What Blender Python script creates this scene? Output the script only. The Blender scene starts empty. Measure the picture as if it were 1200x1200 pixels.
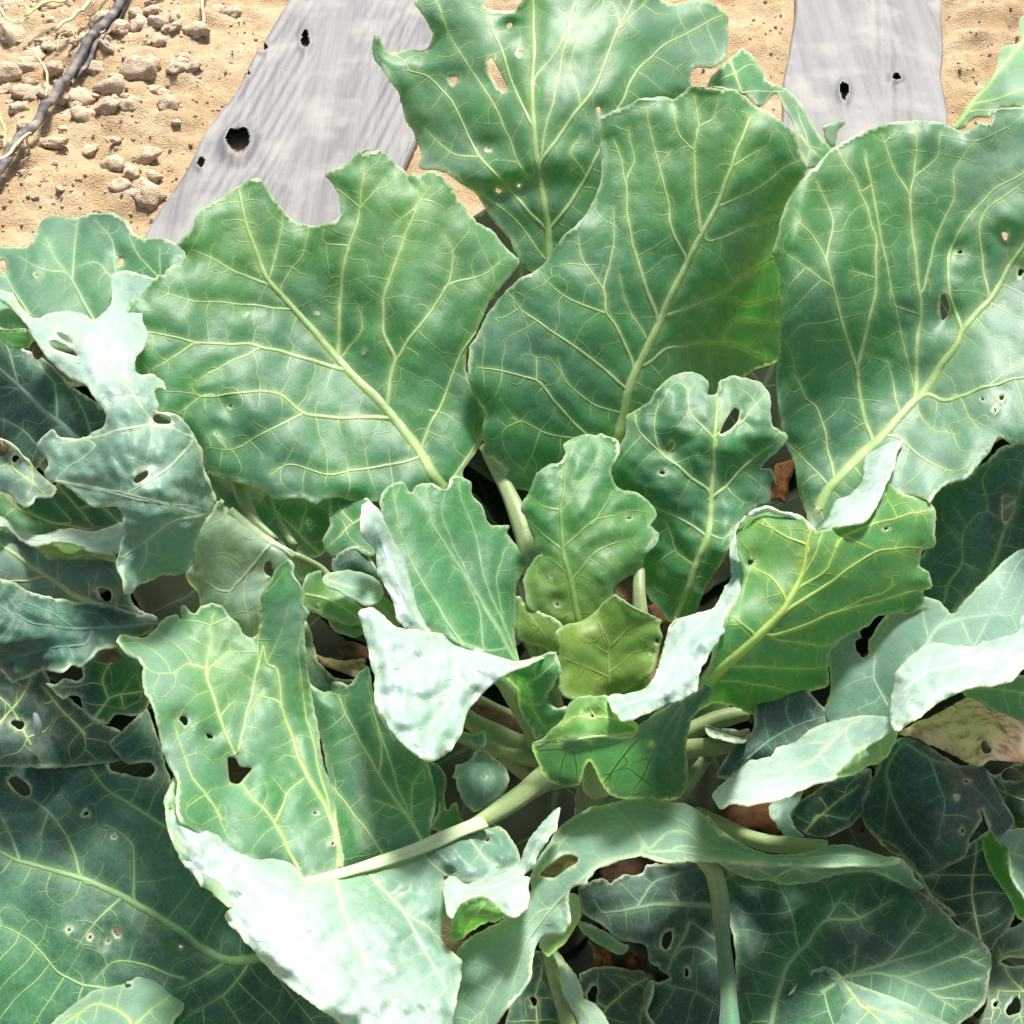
import bpy, bmesh, math, random
import numpy as np
from mathutils import Vector, Matrix, noise, kdtree
from mathutils.geometry import delaunay_2d_cdt

# ------------------------------------------------------------------ camera
scene = bpy.context.scene
PITCH = math.radians(47.0)
FOCAL = 1650.0                       # focal length for a 1200 px wide frame
CAM = np.array([0.0, -0.716, 1.018])
FWD = np.array([0.0, math.cos(PITCH), -math.sin(PITCH)])
UP = np.array([0.0, math.sin(PITCH), math.cos(PITCH)])
cam_data = bpy.data.cameras.new('camera')
cam = bpy.data.objects.new('camera', cam_data)
scene.collection.objects.link(cam)
cam.location = CAM.tolist()
cam.rotation_euler = (math.pi / 2 - PITCH, 0, 0)
cam_data.sensor_width = 36.0
cam_data.lens = 36.0 * FOCAL / 1200.0
cam_data.clip_start = 0.02
cam_data.clip_end = 300.0
scene.camera = cam
scene.render.resolution_x = scene.render.resolution_y = 1024

# ------------------------------------------------------------------ light
SUN_EL, SUN_AZ = math.radians(56), math.radians(10)      # azimuth from +Y towards +X
world = bpy.data.worlds.new('World'); scene.world = world
world.use_nodes = True
wn = world.node_tree.nodes; wl = world.node_tree.links
sky = wn.new('ShaderNodeTexSky'); sky.sky_type = 'NISHITA'; sky.sun_disc = False
sky.sun_elevation = SUN_EL; sky.sun_rotation = SUN_AZ
sky.air_density = 1.0; sky.dust_density = 4.0; sky.ozone_density = 1.0
wl.new(sky.outputs[0], wn['Background'].inputs[0])
wn['Background'].inputs[1].default_value = 0.066
sun_data = bpy.data.lights.new('sun', 'SUN')
sun_data.energy = 3.2; sun_data.angle = math.radians(12); sun_data.color = (1.0, 0.98, 0.945)
sun = bpy.data.objects.new('sun', sun_data); scene.collection.objects.link(sun)
sd = Vector((math.sin(SUN_AZ) * math.cos(SUN_EL), math.cos(SUN_AZ) * math.cos(SUN_EL), math.sin(SUN_EL)))
sun.rotation_euler = sd.to_track_quat('Z', 'Y').to_euler()
vs = scene.view_settings
vs.view_transform = 'Standard'; vs.look = 'None'; vs.gamma = 1.0; vs.exposure = 1.3
vs.use_curve_mapping = False
scene.render.engine = 'CYCLES'
scene.cycles.max_bounces = 5
scene.cycles.diffuse_bounces = 3
scene.cycles.glossy_bounces = 2
scene.cycles.transmission_bounces = 4
scene.cycles.use_adaptive_sampling = True
scene.cycles.adaptive_threshold = 0.02
scene.cycles.use_denoising = True

# ------------------------------------------------------------------ basics
rng = np.random.default_rng(7)
random.seed(7)
COL = scene.collection

def world_pt(px, py, d):
    """points seen at photo pixel (px, py) standing d metres in front of the camera"""
    px = np.asarray(px, float); py = np.asarray(py, float); d = np.asarray(d, float)
    u = (px - 600.0) / FOCAL; v = (600.0 - py) / FOCAL
    x = CAM[0] + d * u
    y = CAM[1] + d * (FWD[1] + UP[1] * v)
    z = CAM[2] + d * (FWD[2] + UP[2] * v)
    return np.stack([x, y, z], -1)

def ground_pt(px, py, z=0.0):
    v = (600.0 - py) / FOCAL
    d = (z - CAM[2]) / (FWD[2] + UP[2] * v)
    return world_pt(px, py, d)

TILES = dict(p=(0, 0, 1.0), a=(0, 0, .375), b=(400, 0, .375), c=(750, 0, .375), d=(0, 300, .375), e=(380, 400, .375),
             f=(750, 400, .375), g=(0, 750, .375), h=(380, 750, .375), i=(750, 750, .375),
             A=(0, 300, .25), B=(0, 560, .25), C=(240, 540, .25), D=(480, 780, .25), E=(600, 920, .23333),
             F=(780, 780, .25), G=(960, 580, .2), H=(960, 960, .2))

def P(s):
    """'tile x,y x,y ...' -> photo pixels; a third number is kept as it is"""
    t = TILES['p']; out = []
    for w in s.split():
        if w in TILES:
            t = TILES[w]; continue
        q = [float(k) for k in w.split(',')]
        out.append([t[0] + q[0] * t[2], t[1] + q[1] * t[2]] + q[2:])
    return np.array(out)

def link(o, parent=None):
    COL.objects.link(o)
    if parent is not None:
        o.parent = parent
        if parent.type == 'EMPTY':
            o.matrix_parent_inverse = Matrix.Translation(-parent.location)
    return o

def new_mesh(name, verts, faces, mat, parent=None, smooth=True, col=None):
    me = bpy.data.meshes.new(name)
    me.from_pydata([tuple(v) for v in verts], [], [tuple(int(k) for k in f) for f in faces])
    me.materials.append(mat)
    if smooth:
        me.polygons.foreach_set('use_smooth', [True] * len(me.polygons))
    if col is not None:
        at = me.attributes.new('col', 'FLOAT_COLOR', 'POINT')
        c4 = np.ones((len(verts), 4), np.float32); c4[:, :col.shape[1]] = col
        at.data.foreach_set('color', c4.ravel())
    me.update()
    return link(bpy.data.objects.new(name, me), parent)

def tag(o, label=None, cat=None, group=None, kind=None):
    if label: o['label'] = label
    if cat: o['category'] = cat
    if group: o['group'] = group
    if kind: o['kind'] = kind
    return o

def sines(n, lam0, lam1, seed):
    r = np.random.default_rng(seed)
    lam = np.exp(r.uniform(math.log(lam0), math.log(lam1), n)); th = r.uniform(0, 2 * math.pi, n); ph = r.uniform(0, 2 * math.pi, n)
    def f(x, y):
        s = np.zeros(np.shape(x))
        for l, t, p in zip(lam, th, ph):
            s += np.sin((x * math.cos(t) + y * math.sin(t)) * 2 * math.pi / l + p)
        return s / math.sqrt(n)
    return f

def tps(ctrl):
    c = np.array(ctrl, float); n = len(c)
    X = c[:, :2] / 100.0; z = c[:, 2]
    def U(r2):
        return np.where(r2 > 1e-12, r2 * np.log(np.maximum(r2, 1e-12)), 0.0)
    if n < 3:
        return lambda x, y: np.full(np.shape(x), z.mean())
    K = U(((X[:, None] - X[None]) ** 2).sum(-1)) + np.eye(n) * 0.02
    Pm = np.c_[np.ones(n), X]
    A = np.block([[K, Pm], [Pm.T, np.zeros((3, 3))]]) + np.diag([0.0] * n + [1e-9] * 3)
    w = np.linalg.solve(A, np.r_[z, 0, 0, 0])
    def f(x, y):
        q = np.stack([np.asarray(x, float), np.asarray(y, float)], -1) / 100.0
        r2 = ((q[..., None, :] - X) ** 2).sum(-1)
        return U(r2) @ w[:n] + w[n] + q @ w[n + 1:]
    return f

def inside(poly, x, y):
    x = np.asarray(x); y = np.asarray(y)
    r = np.zeros(x.shape, bool); n = len(poly); j = n - 1
    for i in range(n):
        xi, yi = poly[i]; xj, yj = poly[j]
        if yi != yj:
            c = ((yi > y) != (yj > y)) & (x < (xj - xi) * (y - yi) / (yj - yi) + xi)
            r ^= c
        j = i
    return r

def resample(pts, step, closed):
    """Catmull-Rom (soft) through pts, then even spacing"""
    p = np.asarray(pts, float); n = len(p); out = []
    rngi = range(n) if closed else range(n - 1)
    for i in rngi:
        p1, p2 = p[i], p[(i + 1) % n]
        p0 = p[i - 1] if (closed or i > 0) else p1
        p3 = p[(i + 2) % n] if (closed or i + 2 < n) else p2
        m = max(2, int(np.linalg.norm(p2[:2] - p1[:2]) / step * 2))
        t = np.linspace(0, 1, m, endpoint=False)[:, None]
        k = 0.35
        m1 = (p2 - p0) * k; m2 = (p3 - p1) * k
        out.append((2*t**3-3*t**2+1) * p1 + (t**3-2*t**2+t) * m1 + (-2*t**3+3*t**2) * p2 + (t**3-t**2) * m2)
    q = np.concatenate(out + ([p[:1]] if closed else [p[-1:]]))
    s = np.r_[0, np.cumsum(np.linalg.norm(np.diff(q[:, :2], axis=0), axis=1))]
    m = max(4 if closed else 2, int(round(s[-1] / step)))
    si = np.linspace(0, s[-1], m + 1)
    r = np.stack([np.interp(si, s, q[:, k]) for k in range(q.shape[1])], -1)
    return r[:-1] if closed else r

# ------------------------------------------------------------------ materials
def nodes(name):
    m = bpy.data.materials.new(name); m.use_nodes = True
    nt = m.node_tree
    b = nt.nodes['Principled BSDF']
    return m, nt, b

def N(nt, typ, **kw):
    n = nt.nodes.new(typ)
    for k, v in kw.items():
        if k in n.inputs: n.inputs[k].default_value = v
        else: setattr(n, k, v)
    return n

def leaf_material(name, translucency=0.34, rough=0.45, bloom=0.06, spec=0.46, crinkle=0.0):
    m, nt, b = nodes(name); L = nt.links
    at = N(nt, 'ShaderNodeAttribute', attribute_name='col')
    tc = N(nt, 'ShaderNodeTexCoord')
    n1 = N(nt, 'ShaderNodeTexNoise'); n1.inputs['Scale'].default_value = 35; n1.inputs['Detail'].default_value = 4
    L.new(tc.outputs['Object'], n1.inputs['Vector'])
    n2 = N(nt, 'ShaderNodeTexNoise'); n2.inputs['Scale'].default_value = 420; n2.inputs['Detail'].default_value = 1
    L.new(tc.outputs['Object'], n2.inputs['Vector'])
    # fine reticulate veinlets
    vo = N(nt, 'ShaderNodeTexVoronoi', feature='DISTANCE_TO_EDGE'); vo.inputs['Scale'].default_value = 165
    wv = N(nt, 'ShaderNodeMixRGB', blend_type='ADD'); wv.inputs[0].default_value = 0.012
    L.new(tc.outputs['Object'], wv.inputs[1]); L.new(n1.outputs['Color'], wv.inputs[2]); L.new(wv.outputs[0], vo.inputs['Vector'])
    vr = N(nt, 'ShaderNodeMapRange'); vr.inputs[1].default_value = 0.0; vr.inputs[2].default_value = 0.11; vr.inputs[3].default_value = 1.0; vr.inputs[4].default_value = 0.0
    L.new(vo.outputs['Distance'], vr.inputs[0])
    # value variation
    mr = N(nt, 'ShaderNodeMapRange'); mr.inputs[1].default_value = .3; mr.inputs[2].default_value = .7; mr.inputs[3].default_value = .90; mr.inputs[4].default_value = 1.11
    L.new(n1.outputs['Fac'], mr.inputs[0])
    mr2 = N(nt, 'ShaderNodeMapRange'); mr2.inputs[1].default_value = .3; mr2.inputs[2].default_value = .7; mr2.inputs[3].default_value = .93; mr2.inputs[4].default_value = 1.07
    L.new(n2.outputs['Fac'], mr2.inputs[0])
    mm = N(nt, 'ShaderNodeMath', operation='MULTIPLY'); L.new(mr.outputs[0], mm.inputs[0]); L.new(mr2.outputs[0], mm.inputs[1])
    va = N(nt, 'ShaderNodeVectorMath', operation='SCALE'); L.new(at.outputs['Color'], va.inputs[0]); L.new(mm.outputs[0], va.inputs['Scale'])
    mv = N(nt, 'ShaderNodeMixRGB'); mv.inputs[2].default_value = (.33, .44, .20, 1)
    fv = N(nt, 'ShaderNodeMath', operation='MULTIPLY'); fv.inputs[1].default_value = 0.09
    L.new(vr.outputs[0], fv.inputs[0]); L.new(fv.outputs[0], mv.inputs[0]); L.new(va.outputs[0], mv.inputs[1])
    L.new(mv.outputs[0], b.inputs['Base Color'])
    b.inputs['Roughness'].default_value = rough
    rr = N(nt, 'ShaderNodeMapRange'); rr.inputs[3].default_value = rough - .08; rr.inputs[4].default_value = rough + .14
    L.new(n1.outputs['Fac'], rr.inputs[0]); L.new(rr.outputs[0], b.inputs['Roughness'])
    b.inputs['Specular IOR Level'].default_value = spec
    b.inputs['Sheen Weight'].default_value = bloom
    b.inputs['Sheen Roughness'].default_value = 0.45
    b.inputs['Sheen Tint'].default_value = (.86, .95, 1, 1)
    bp = N(nt, 'ShaderNodeBump'); bp.inputs['Strength'].default_value = 0.08; bp.inputs['Distance'].default_value = 0.0012
    hs = N(nt, 'ShaderNodeMath', operation='MULTIPLY_ADD'); hs.inputs[1].default_value = -0.6
    L.new(vr.outputs[0], hs.inputs[0]); L.new(n2.outputs['Fac'], hs.inputs[2])
    L.new(hs.outputs[0], bp.inputs['Height']); L.new(bp.outputs[0], b.inputs['Normal'])
    if crinkle:                                   # puckered, blistered tissue of the turned-out parts
        v2 = N(nt, 'ShaderNodeTexVoronoi', feature='SMOOTH_F1'); v2.inputs['Scale'].default_value = 88; v2.inputs['Smoothness'].default_value = .6
        L.new(wv.outputs[0], v2.inputs['Vector'])
        n4 = N(nt, 'ShaderNodeTexNoise'); n4.inputs['Scale'].default_value = 48; n4.inputs['Detail'].default_value = 3; L.new(tc.outputs['Object'], n4.inputs['Vector'])
        ms = N(nt, 'ShaderNodeMath', operation='SUBTRACT'); L.new(n4.outputs['Fac'], ms.inputs[0]); L.new(v2.outputs['Distance'], ms.inputs[1])
        b2 = N(nt, 'ShaderNodeBump'); b2.inputs['Strength'].default_value = crinkle; b2.inputs['Distance'].default_value = .008
        L.new(ms.outputs[0], b2.inputs['Height']); L.new(bp.outputs[0], b2.inputs['Normal']); L.new(b2.outputs[0], b.inputs['Normal'])
    tr = N(nt, 'ShaderNodeBsdfTranslucent')
    tcx = N(nt, 'ShaderNodeMixRGB', blend_type='MULTIPLY'); tcx.inputs[0].default_value = 1; tcx.inputs[2].default_value = (1.35, 1.9, .75, 1)
    L.new(mv.outputs[0], tcx.inputs[1]); L.new(tcx.outputs[0], tr.inputs['Color'])
    mx = N(nt, 'ShaderNodeMixShader'); mx.inputs[0].default_value = translucency
    L.new(b.outputs[0], mx.inputs[1]); L.new(tr.outputs[0], mx.inputs[2])
    L.new(mx.outputs[0], nt.nodes['Material Output'].inputs['Surface'])
    return m

M_LEAF = leaf_material('collard_leaf')
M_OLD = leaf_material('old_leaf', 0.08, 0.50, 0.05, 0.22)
M_WAX = leaf_material('waxy_turned_leaf', 0.22, 0.45, 0.10, 0.45, 0.26)
M_STALK = leaf_material('leaf_stalk', 0.12, 0.45, 0.2)

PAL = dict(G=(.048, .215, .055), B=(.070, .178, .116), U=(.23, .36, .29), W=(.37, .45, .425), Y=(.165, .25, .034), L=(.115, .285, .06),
           K=(.032, .078, .054), S=(.24, .31, .13), O=(.11, .045, .012), J=(.016, .020, .011), T=(.17, .11, .065), N=(.68, .48, .31), V=(.46, .55, .30), Q=(.20, .24, .19))  # J: deep shade of the gaps painted as a near-black leaf colour
VEIN = np.array((.47, .585, .24)); RIM = np.array((.60, .66, .42))

# ------------------------------------------------------------------ leaf building
def grow(poly, seeds, holes, rs, spacing=10.5, reach=90.0):
    """venation by space colonisation: returns list of (point, parent index)"""
    lo = poly.min(0); hi = poly.max(0)
    lo = np.maximum(lo, -60); hi = np.minimum(hi, 1260)
    n = int(max(0, (hi - lo).prod()) / spacing ** 2)
    if n < 3 or len(seeds) == 0: return [], []
    a = rs.uniform(lo, hi, (n, 2)); a = a[inside(poly, a[:, 0], a[:, 1])]
    nodes_ = [tuple(s) for s in seeds]; par = [-1] * len(nodes_)
    step = 4.5
    pos = np.array(nodes_)
    d = np.sqrt(((a[:, None] - pos[None]) ** 2).sum(-1)); near = d.argmin(1); nd = d.min(1)
    keep = nd > 6; a = a[keep]; near = near[keep]; nd = nd[keep]
    for it in range(60):
        if len(a) == 0: break
        act = nd < reach
        if not act.any(): reach *= 1.6; continue
        pull = {}
        for ai in np.nonzero(act)[0]:
            k = near[ai]; v = a[ai] - np.array(nodes_[k]); l = np.hypot(*v) + 1e-9
            e = pull.setdefault(k, np.zeros(2)); e += v / l
        new = []
        for k, v in pull.items():
            l = np.hypot(*v)
            if l < 1e-6: continue
            q = np.array(nodes_[k]) + v / l * step + rs.normal(0, .35, 2)
            new.append((q, k))
        if not new: break
        base = len(nodes_)
        for q, k in new: nodes_.append(tuple(q)); par.append(k)
        Q = np.array([q for q, _ in new])
        dd = np.sqrt(((a[:, None] - Q[None]) ** 2).sum(-1)); j = dd.argmin(1); dm = dd.min(1)
        up = dm < nd
        near[up] = base + j[up]; nd[up] = dm[up]
        keep = nd > 7.5; a = a[keep]; near = near[keep]; nd = nd[keep]
    return nodes_, par

SEED = [11]
def blade(name, outline, depth, parent, veins=(), holes=(), c='G', c2=None, mix=0.5, under=False, blister=1.0, ripple=1.0,
          net=True, spots=(), jag=1.0, mat=None, grid=4.2, vcol=None, dry=False, label=None, netcol=0.60, rim=1.0, roll=None):
    """one leaf surface: outline / depth / veins are strings of photo pixels (+ distance in cm for depth)"""
    SEED[0] += 1; rs = np.random.default_rng(SEED[0])
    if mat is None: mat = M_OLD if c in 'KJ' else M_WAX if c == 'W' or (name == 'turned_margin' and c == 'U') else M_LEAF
    poly0 = P(outline)
    dc = P(depth); dc[:, 2] *= 0.01
    D0 = tps(dc)
    out = resample(poly0, 3.0, True)
    # toothed, slightly uneven margin
    nrm = np.roll(out, -1, 0) - np.roll(out, 1, 0); nrm = np.stack([nrm[:, 1], -nrm[:, 0]], -1); nrm /= np.linalg.norm(nrm, axis=1)[:, None] + 1e-9
    s = np.arange(len(out)) * 3.0
    def n1d(step, amp):
        k = np.arange(0, s[-1] + 3 * step, step); return np.interp(s, k + rs.uniform(-.3, .3, len(k)) * step, rs.normal(0, amp, len(k)))
    env = np.clip(.55 + n1d(60, .6), .1, 1.8)
    j = env * (n1d(6, .75) + n1d(14, .9)) + n1d(34, 1.1)
    nick = n1d(11, 1.0); j -= 2.6 * np.clip(nick - 1.9, 0, 1.2)
    j += rs.normal(0, .35, len(out))
    out = out + nrm * (j * .8 * jag)[:, None]
    hl = []
    for h in holes:
        if isinstance(h, str):
            q = P(h)
            if q.shape[1] == 4 or (len(q) == 1):
                cx, cy, rx = q[0][:3]; ry = q[0][3] if len(q[0]) > 3 else rx
                t = np.linspace(0, 2 * math.pi, 11, endpoint=False)
                k = 1 + .22 * np.sin(2 * t + rs.uniform(0, 6)) + .15 * np.sin(3 * t + rs.uniform(0, 6))
                q = np.stack([cx + rx * k * np.cos(t), cy + ry * k * np.sin(t)], -1)
            else:
                q = q[:, :2]
            hl.append(resample(q, 2.2, True))
    vl = []
    for w, sv in veins:
        pv = P(sv)[:, :2]
        if vl:
            allp = np.concatenate([q for _, q in vl]); dq = np.hypot(*(allp - pv[0]).T); kq = int(dq.argmin())
            if 1.5 < dq[kq] < 34: pv = np.concatenate([allp[max(0, kq - 2):max(0, kq - 2) + 1], pv])
        v = resample(pv, 5.0, False)
        v += np.stack([np.interp(np.arange(len(v)), np.arange(0, len(v) + 4, 4), rs.normal(0, .9, len(np.arange(0, len(v) + 4, 4)))) for _ in range(2)], -1)
        vl.append((w, v))
    # automatic fine venation
    anodes, apar = [], []
    if net and vl:
        seeds = np.concatenate([v[int(rs.integers(1, 5))::5] for _, v in vl])
        anodes, apar = grow(out, seeds, hl, rs)
    # ---- distance fields
    kd_v = None
    if vl:
        pts = np.concatenate([v for _, v in vl]); wd = np.concatenate([np.full(len(v), w) for w, v in vl])
        kd_v = kdtree.KDTree(len(pts))
        for i, q in enumerate(pts): kd_v.insert((q[0], q[1], 0), i)
        kd_v.balance()
    kd_a = None
    if len(anodes):
        kd_a = kdtree.KDTree(len(anodes))
        for i, q in enumerate(anodes): kd_a.insert((q[0], q[1], 0), i)
        kd_a.balance()
    edge_pts = np.concatenate([out] + hl)
    kd_e = kdtree.KDTree(len(edge_pts))
    for i, q in enumerate(edge_pts): kd_e.insert((q[0], q[1], 0), i)
    kd_e.balance()
    f1 = sines(9, 45, 130, SEED[0] * 3 + 1); f2 = sines(8, 14, 34, SEED[0] * 3 + 2); f3 = sines(7, 60, 200, SEED[0] * 3 + 3)
    sg = -1.0 if under else 1.0
    WN = [None]
    def fields(x, y):
        n = len(x); dv = np.full(n, 40.0); WN[0] = np.full(n, 3.0); da = np.full(n, 12.0); de = np.zeros(n)
        for i in range(n):
            q = (x[i], y[i], 0)
            if kd_v is not None:
                r_ = kd_v.find(q); dv[i] = r_[2]; WN[0][i] = wd[r_[1]]
            if kd_a is not None: da[i] = kd_a.find(q)[2]
            de[i] = kd_e.find(q)[2]
        return dv, da, de
    def DEPTH(x, y, fl):
        dv, da, de = fl
        d = D0(x, y)
        puff = (1 - np.exp(-(dv / 12.0) ** 2)) * 1.15 + (1 - np.exp(-(da / 6.5) ** 2)) * 0.42 + (.05 + .30 * max(0, blister - 1.3)) * f2(x, y) * (1 - np.exp(-dv / 10))
        d = d - sg * blister * 0.001 * puff
        d = d + ripple * (0.0011 * f1(x, y) + 0.0052 * np.exp(-de / 15.0) * f1(x * .72 + 31, y * .72))
        d = d + ((.009 if name == 'turned_margin' else .0035) * np.exp(-(de / 11.0) ** 2) if roll is None else roll * np.exp(-(de / 11.0) ** 2))
        return d
    # ---- points
    lo = out.min(0); hi = out.max(0)
    gx = np.arange(lo[0], hi[0], grid); gy = np.arange(lo[1], hi[1], grid * .866)
    X, Y = np.meshgrid(gx, gy); X = X + (np.arange(len(gy)) % 2)[:, None] * grid / 2
    X = X.ravel() + rs.normal(0, grid * .08, X.size); Y = Y.ravel() + rs.normal(0, grid * .08, Y.size)
    k = inside(out, X, Y)
    X, Y = X[k], Y[k]
    for h in hl:
        k = ~inside(h, X, Y); X, Y = X[k], Y[k]
    k = np.array([kd_e.find((x, y, 0))[2] > 2.2 for x, y in zip(X, Y)], bool) if len(X) else np.zeros(0, bool)
    X, Y = X[k], Y[k]
    pts = [out] + hl
    coords = np.concatenate(pts + ([np.stack([X, Y], -1)] if len(X) else []))
    edges = []; o = 0
    for q in pts:
        n = len(q); edges += [(o + i, o + (i + 1) % n) for i in range(n)]; o += n
    vv, _, ff, _, _, _ = delaunay_2d_cdt([Vector(q) for q in coords], edges, [], 0, 1e-4)
    vv = np.array([(q[0], q[1]) for q in vv]); ff = np.array([f for f in ff if len(f) == 3])
    ctr = vv[ff].mean(1)
    k = inside(out, ctr[:, 0], ctr[:, 1])
    for h in hl: k &= ~inside(h, ctr[:, 0], ctr[:, 1])
    ff = ff[k]
    used = np.unique(ff); remap = -np.ones(len(vv), int); remap[used] = np.arange(len(used)); vv = vv[used]; ff = remap[ff]
    fl = fields(vv[:, 0], vv[:, 1])
    wn = WN[0].copy()
    dd = DEPTH(vv[:, 0], vv[:, 1], fl)
    W3 = world_pt(vv[:, 0], vv[:, 1], dd)
    # upper side of the blade faces the viewer (lower side where the blade shows its underside)
    a_, b_, c_ = W3[ff[:, 0]], W3[ff[:, 1]], W3[ff[:, 2]]
    fn = np.cross(b_ - a_, c_ - a_); tv = CAM - a_
    flip = (fn * tv).sum(1) < 0
    ff[flip] = ff[flip][:, ::-1]
    # ---- tissue colour and wax bloom; W and some pale spots also paint glare
    base = np.array(PAL[c]); alt = np.array(PAL[c2 or c])
    t = np.clip(mix + .20 * f3(vv[:, 0], vv[:, 1]), 0, 1)[:, None]
    colr = base * (1 - t) + alt * t
    for sx, sy, r, cn, st in spots:
        g = st * np.exp(-(((vv[:, 0] - sx) ** 2 + (vv[:, 1] - sy) ** 2) / r ** 2))[:, None]
        colr = colr * (1 - g) + np.array(PAL[cn]) * g
    vc = VEIN if vcol is None else np.array(vcol)
    dv, da, de = fl
    if c in 'GL' and not under:                    # wax bloom is heavier between the veins
        g = (.16 * (1 - np.exp(-(dv / 17.0) ** 2)))[:, None]; colr = colr * (1 - g) + np.array(PAL['B']) * g
    g = (0.38 * np.exp(-(dv / np.maximum(2.6, wn * .85)) ** 2))[:, None]; colr = colr * (1 - g) + vc * g
    g = (0.10 * np.exp(-(da / 3.5) ** 2))[:, None]; colr = colr * (1 - g) + vc * g
    if not dry:
        g = (rim * np.clip(1 + .45 * f1(vv[:, 0] * 2.1, vv[:, 1] * 2.1), .25, 1.5) * (0.54 * np.exp(-(de / 1.5) ** 2) + .07 * np.exp(-(de / 7) ** 2)))[:, None]; g = np.clip(g, 0, 1); colr = colr * (1 - g) + RIM * g
    o = new_mesh(name, W3, ff, mat or M_LEAF, parent, col=np.clip(colr, 0, 1))
    rm = o.modifiers.new('edge', 'SOLIDIFY'); rm.thickness = .0011; rm.offset = -1; rm.use_rim = True; rm.use_rim_only = True
    if label: o['label'] = label
    # ---- raised veins
    def ribbon(chain, ws, lift, store, vcent):
        n = len(chain)
        if n < 2: return
        tng = np.gradient(chain, axis=0); tng /= np.linalg.norm(tng, axis=1)[:, None] + 1e-9
        nn = np.stack([-tng[:, 1], tng[:, 0]], -1)
        offs = (-.5, -.27, 0, .27, .5); hts = (-.05, .14, .20, .14, -.05)
        rows = []; 
        for of in offs:
            q = chain + nn * (of * ws)[:, None]
            rows.append(q)
        R = np.stack(rows, 1).reshape(-1, 2)
        dq = DEPTH(R[:, 0], R[:, 1], fields(R[:, 0], R[:, 1]))
        h = (np.array(hts)[None, :] * (ws * lift)[:, None]).ravel() * 0.00062 + 0.00022
        W = world_pt(R[:, 0], R[:, 1], dq - h)
        b0 = len(store['v']); store['v'].extend(W)
        st = np.tile(np.array([.08, .85, 1, .85, .08]), n) * np.repeat(vcent, 5)
        # the ribbon's sides take the colour of the tissue they leave
        idx = [kd_m.find((r[0], r[1], 0))[1] for r in R]
        bc = colr[idx]
        store['c'].extend(bc * (1 - st[:, None]) + vc * st[:, None])
        for i in range(n - 1):
            for q in range(4):
                A0 = b0 + i * 5 + q
                store['f'].append((A0, A0 + 1, A0 + 6, A0 + 5))
    kd_m = kdtree.KDTree(len(vv))
    for i, q in enumerate(vv): kd_m.insert((q[0], q[1], 0), i)
    kd_m.balance()
    def keep_in(v):
        m = inside(out, v[:, 0], v[:, 1])
        for h in hl: m &= ~inside(h, v[:, 0], v[:, 1])
        return m
    def runs(v, m):
        i = 0
        while i < len(v):
            if m[i]:
                j = i
                while j + 1 < len(v) and m[j + 1]: j += 1
                if j > i: yield i, j + 1
                i = j + 1
            else: i += 1
    if vl:
        for kname, items in (('midrib', vl[:1]), ('vein', vl[1:])):
            st = dict(v=[], f=[], c=[])
            for w, v in items:
                ws = w * (1.25 if w >= 6 else 1.12) * np.linspace(1.15, .30, len(v))
                for i, j in runs(v, keep_in(v)):
                    ribbon(v[i:j], ws[i:j], 1.0 if w > 3.4 else .6, st, np.full(j - i, .88))
            if kname == 'vein' and len(anodes):
                n = len(anodes); cnt = np.ones(n)
                for i in range(n - 1, -1, -1):
                    if apar[i] >= 0: cnt[apar[i]] += cnt[i]
                child = {}
                for i in range(n):
                    if apar[i] >= 0: child.setdefault(apar[i], []).append(i)
                starts = [(p, ci) for p, cs in child.items() for r_, ci in enumerate(sorted(cs, key=lambda q: -cnt[q])) if apar[p] < 0 or r_ > 0]
                for p0, c0 in starts:
                    ch = [p0, c0]
                    while ch[-1] in child:
                        ch.append(max(child[ch[-1]], key=lambda q: cnt[q]))
                    if len(ch) < 3: continue
                    e0 = anodes[ch[-1]]; own = set(ch)
                    for _, kn, dn in kd_a.find_range((e0[0], e0[1], 0), 17):
                        w0 = np.array(e0) - np.array(anodes[ch[-2]]); w1_ = np.array(anodes[kn]) - np.array(e0)
                        if kn not in own and dn > 4 and (w0 @ w1_) > .45 * np.hypot(*w0) * np.hypot(*w1_):
                            ch.append(kn); break
                    q = np.array([anodes[k_] for k_ in ch])
                    ws = np.clip(.9 + .18 * np.sqrt(cnt[ch]), .95, 2.5); ws[0] = ws[1]
                    for _ in range(4): q[1:-1] = (q[:-2] + 2 * q[1:-1] + q[2:]) / 4
                    ws = ws * np.linspace(1.1, .62, len(ws))
                    lv = np.clip(netcol + .05 * np.sqrt(cnt[ch]), 0, .85)
                    for i, j in runs(q, keep_in(q)):
                        ribbon(q[i:j], ws[i:j], .35, st, lv[i:j])
            if st['v']:
                ov = new_mesh(kname if kname == 'midrib' else 'vein_network', st['v'], st['f'], mat or M_LEAF, o, col=np.clip(np.array(st['c']), 0, 1))
                if kname == 'vein': ov['kind'] = 'stuff'
    return o

def tube(name, path, radii, parent, color='S', mat=None, flat=1.0, ring=10, color2=None, bump=0.0):
    """tapered stalk through photo pixels + distance; radii in photo pixels"""
    p = P(path); p[:, 2] *= .01
    p = resample(p, 6.0, False)
    r = np.interp(np.linspace(0, 1, len(p)), np.linspace(0, 1, len(radii)), radii)
    W = world_pt(p[:, 0], p[:, 1], p[:, 2]); R = r * p[:, 2] / FOCAL
    return pipe(name, W, R, parent, color, mat, flat, ring, color2, bump)

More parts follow.
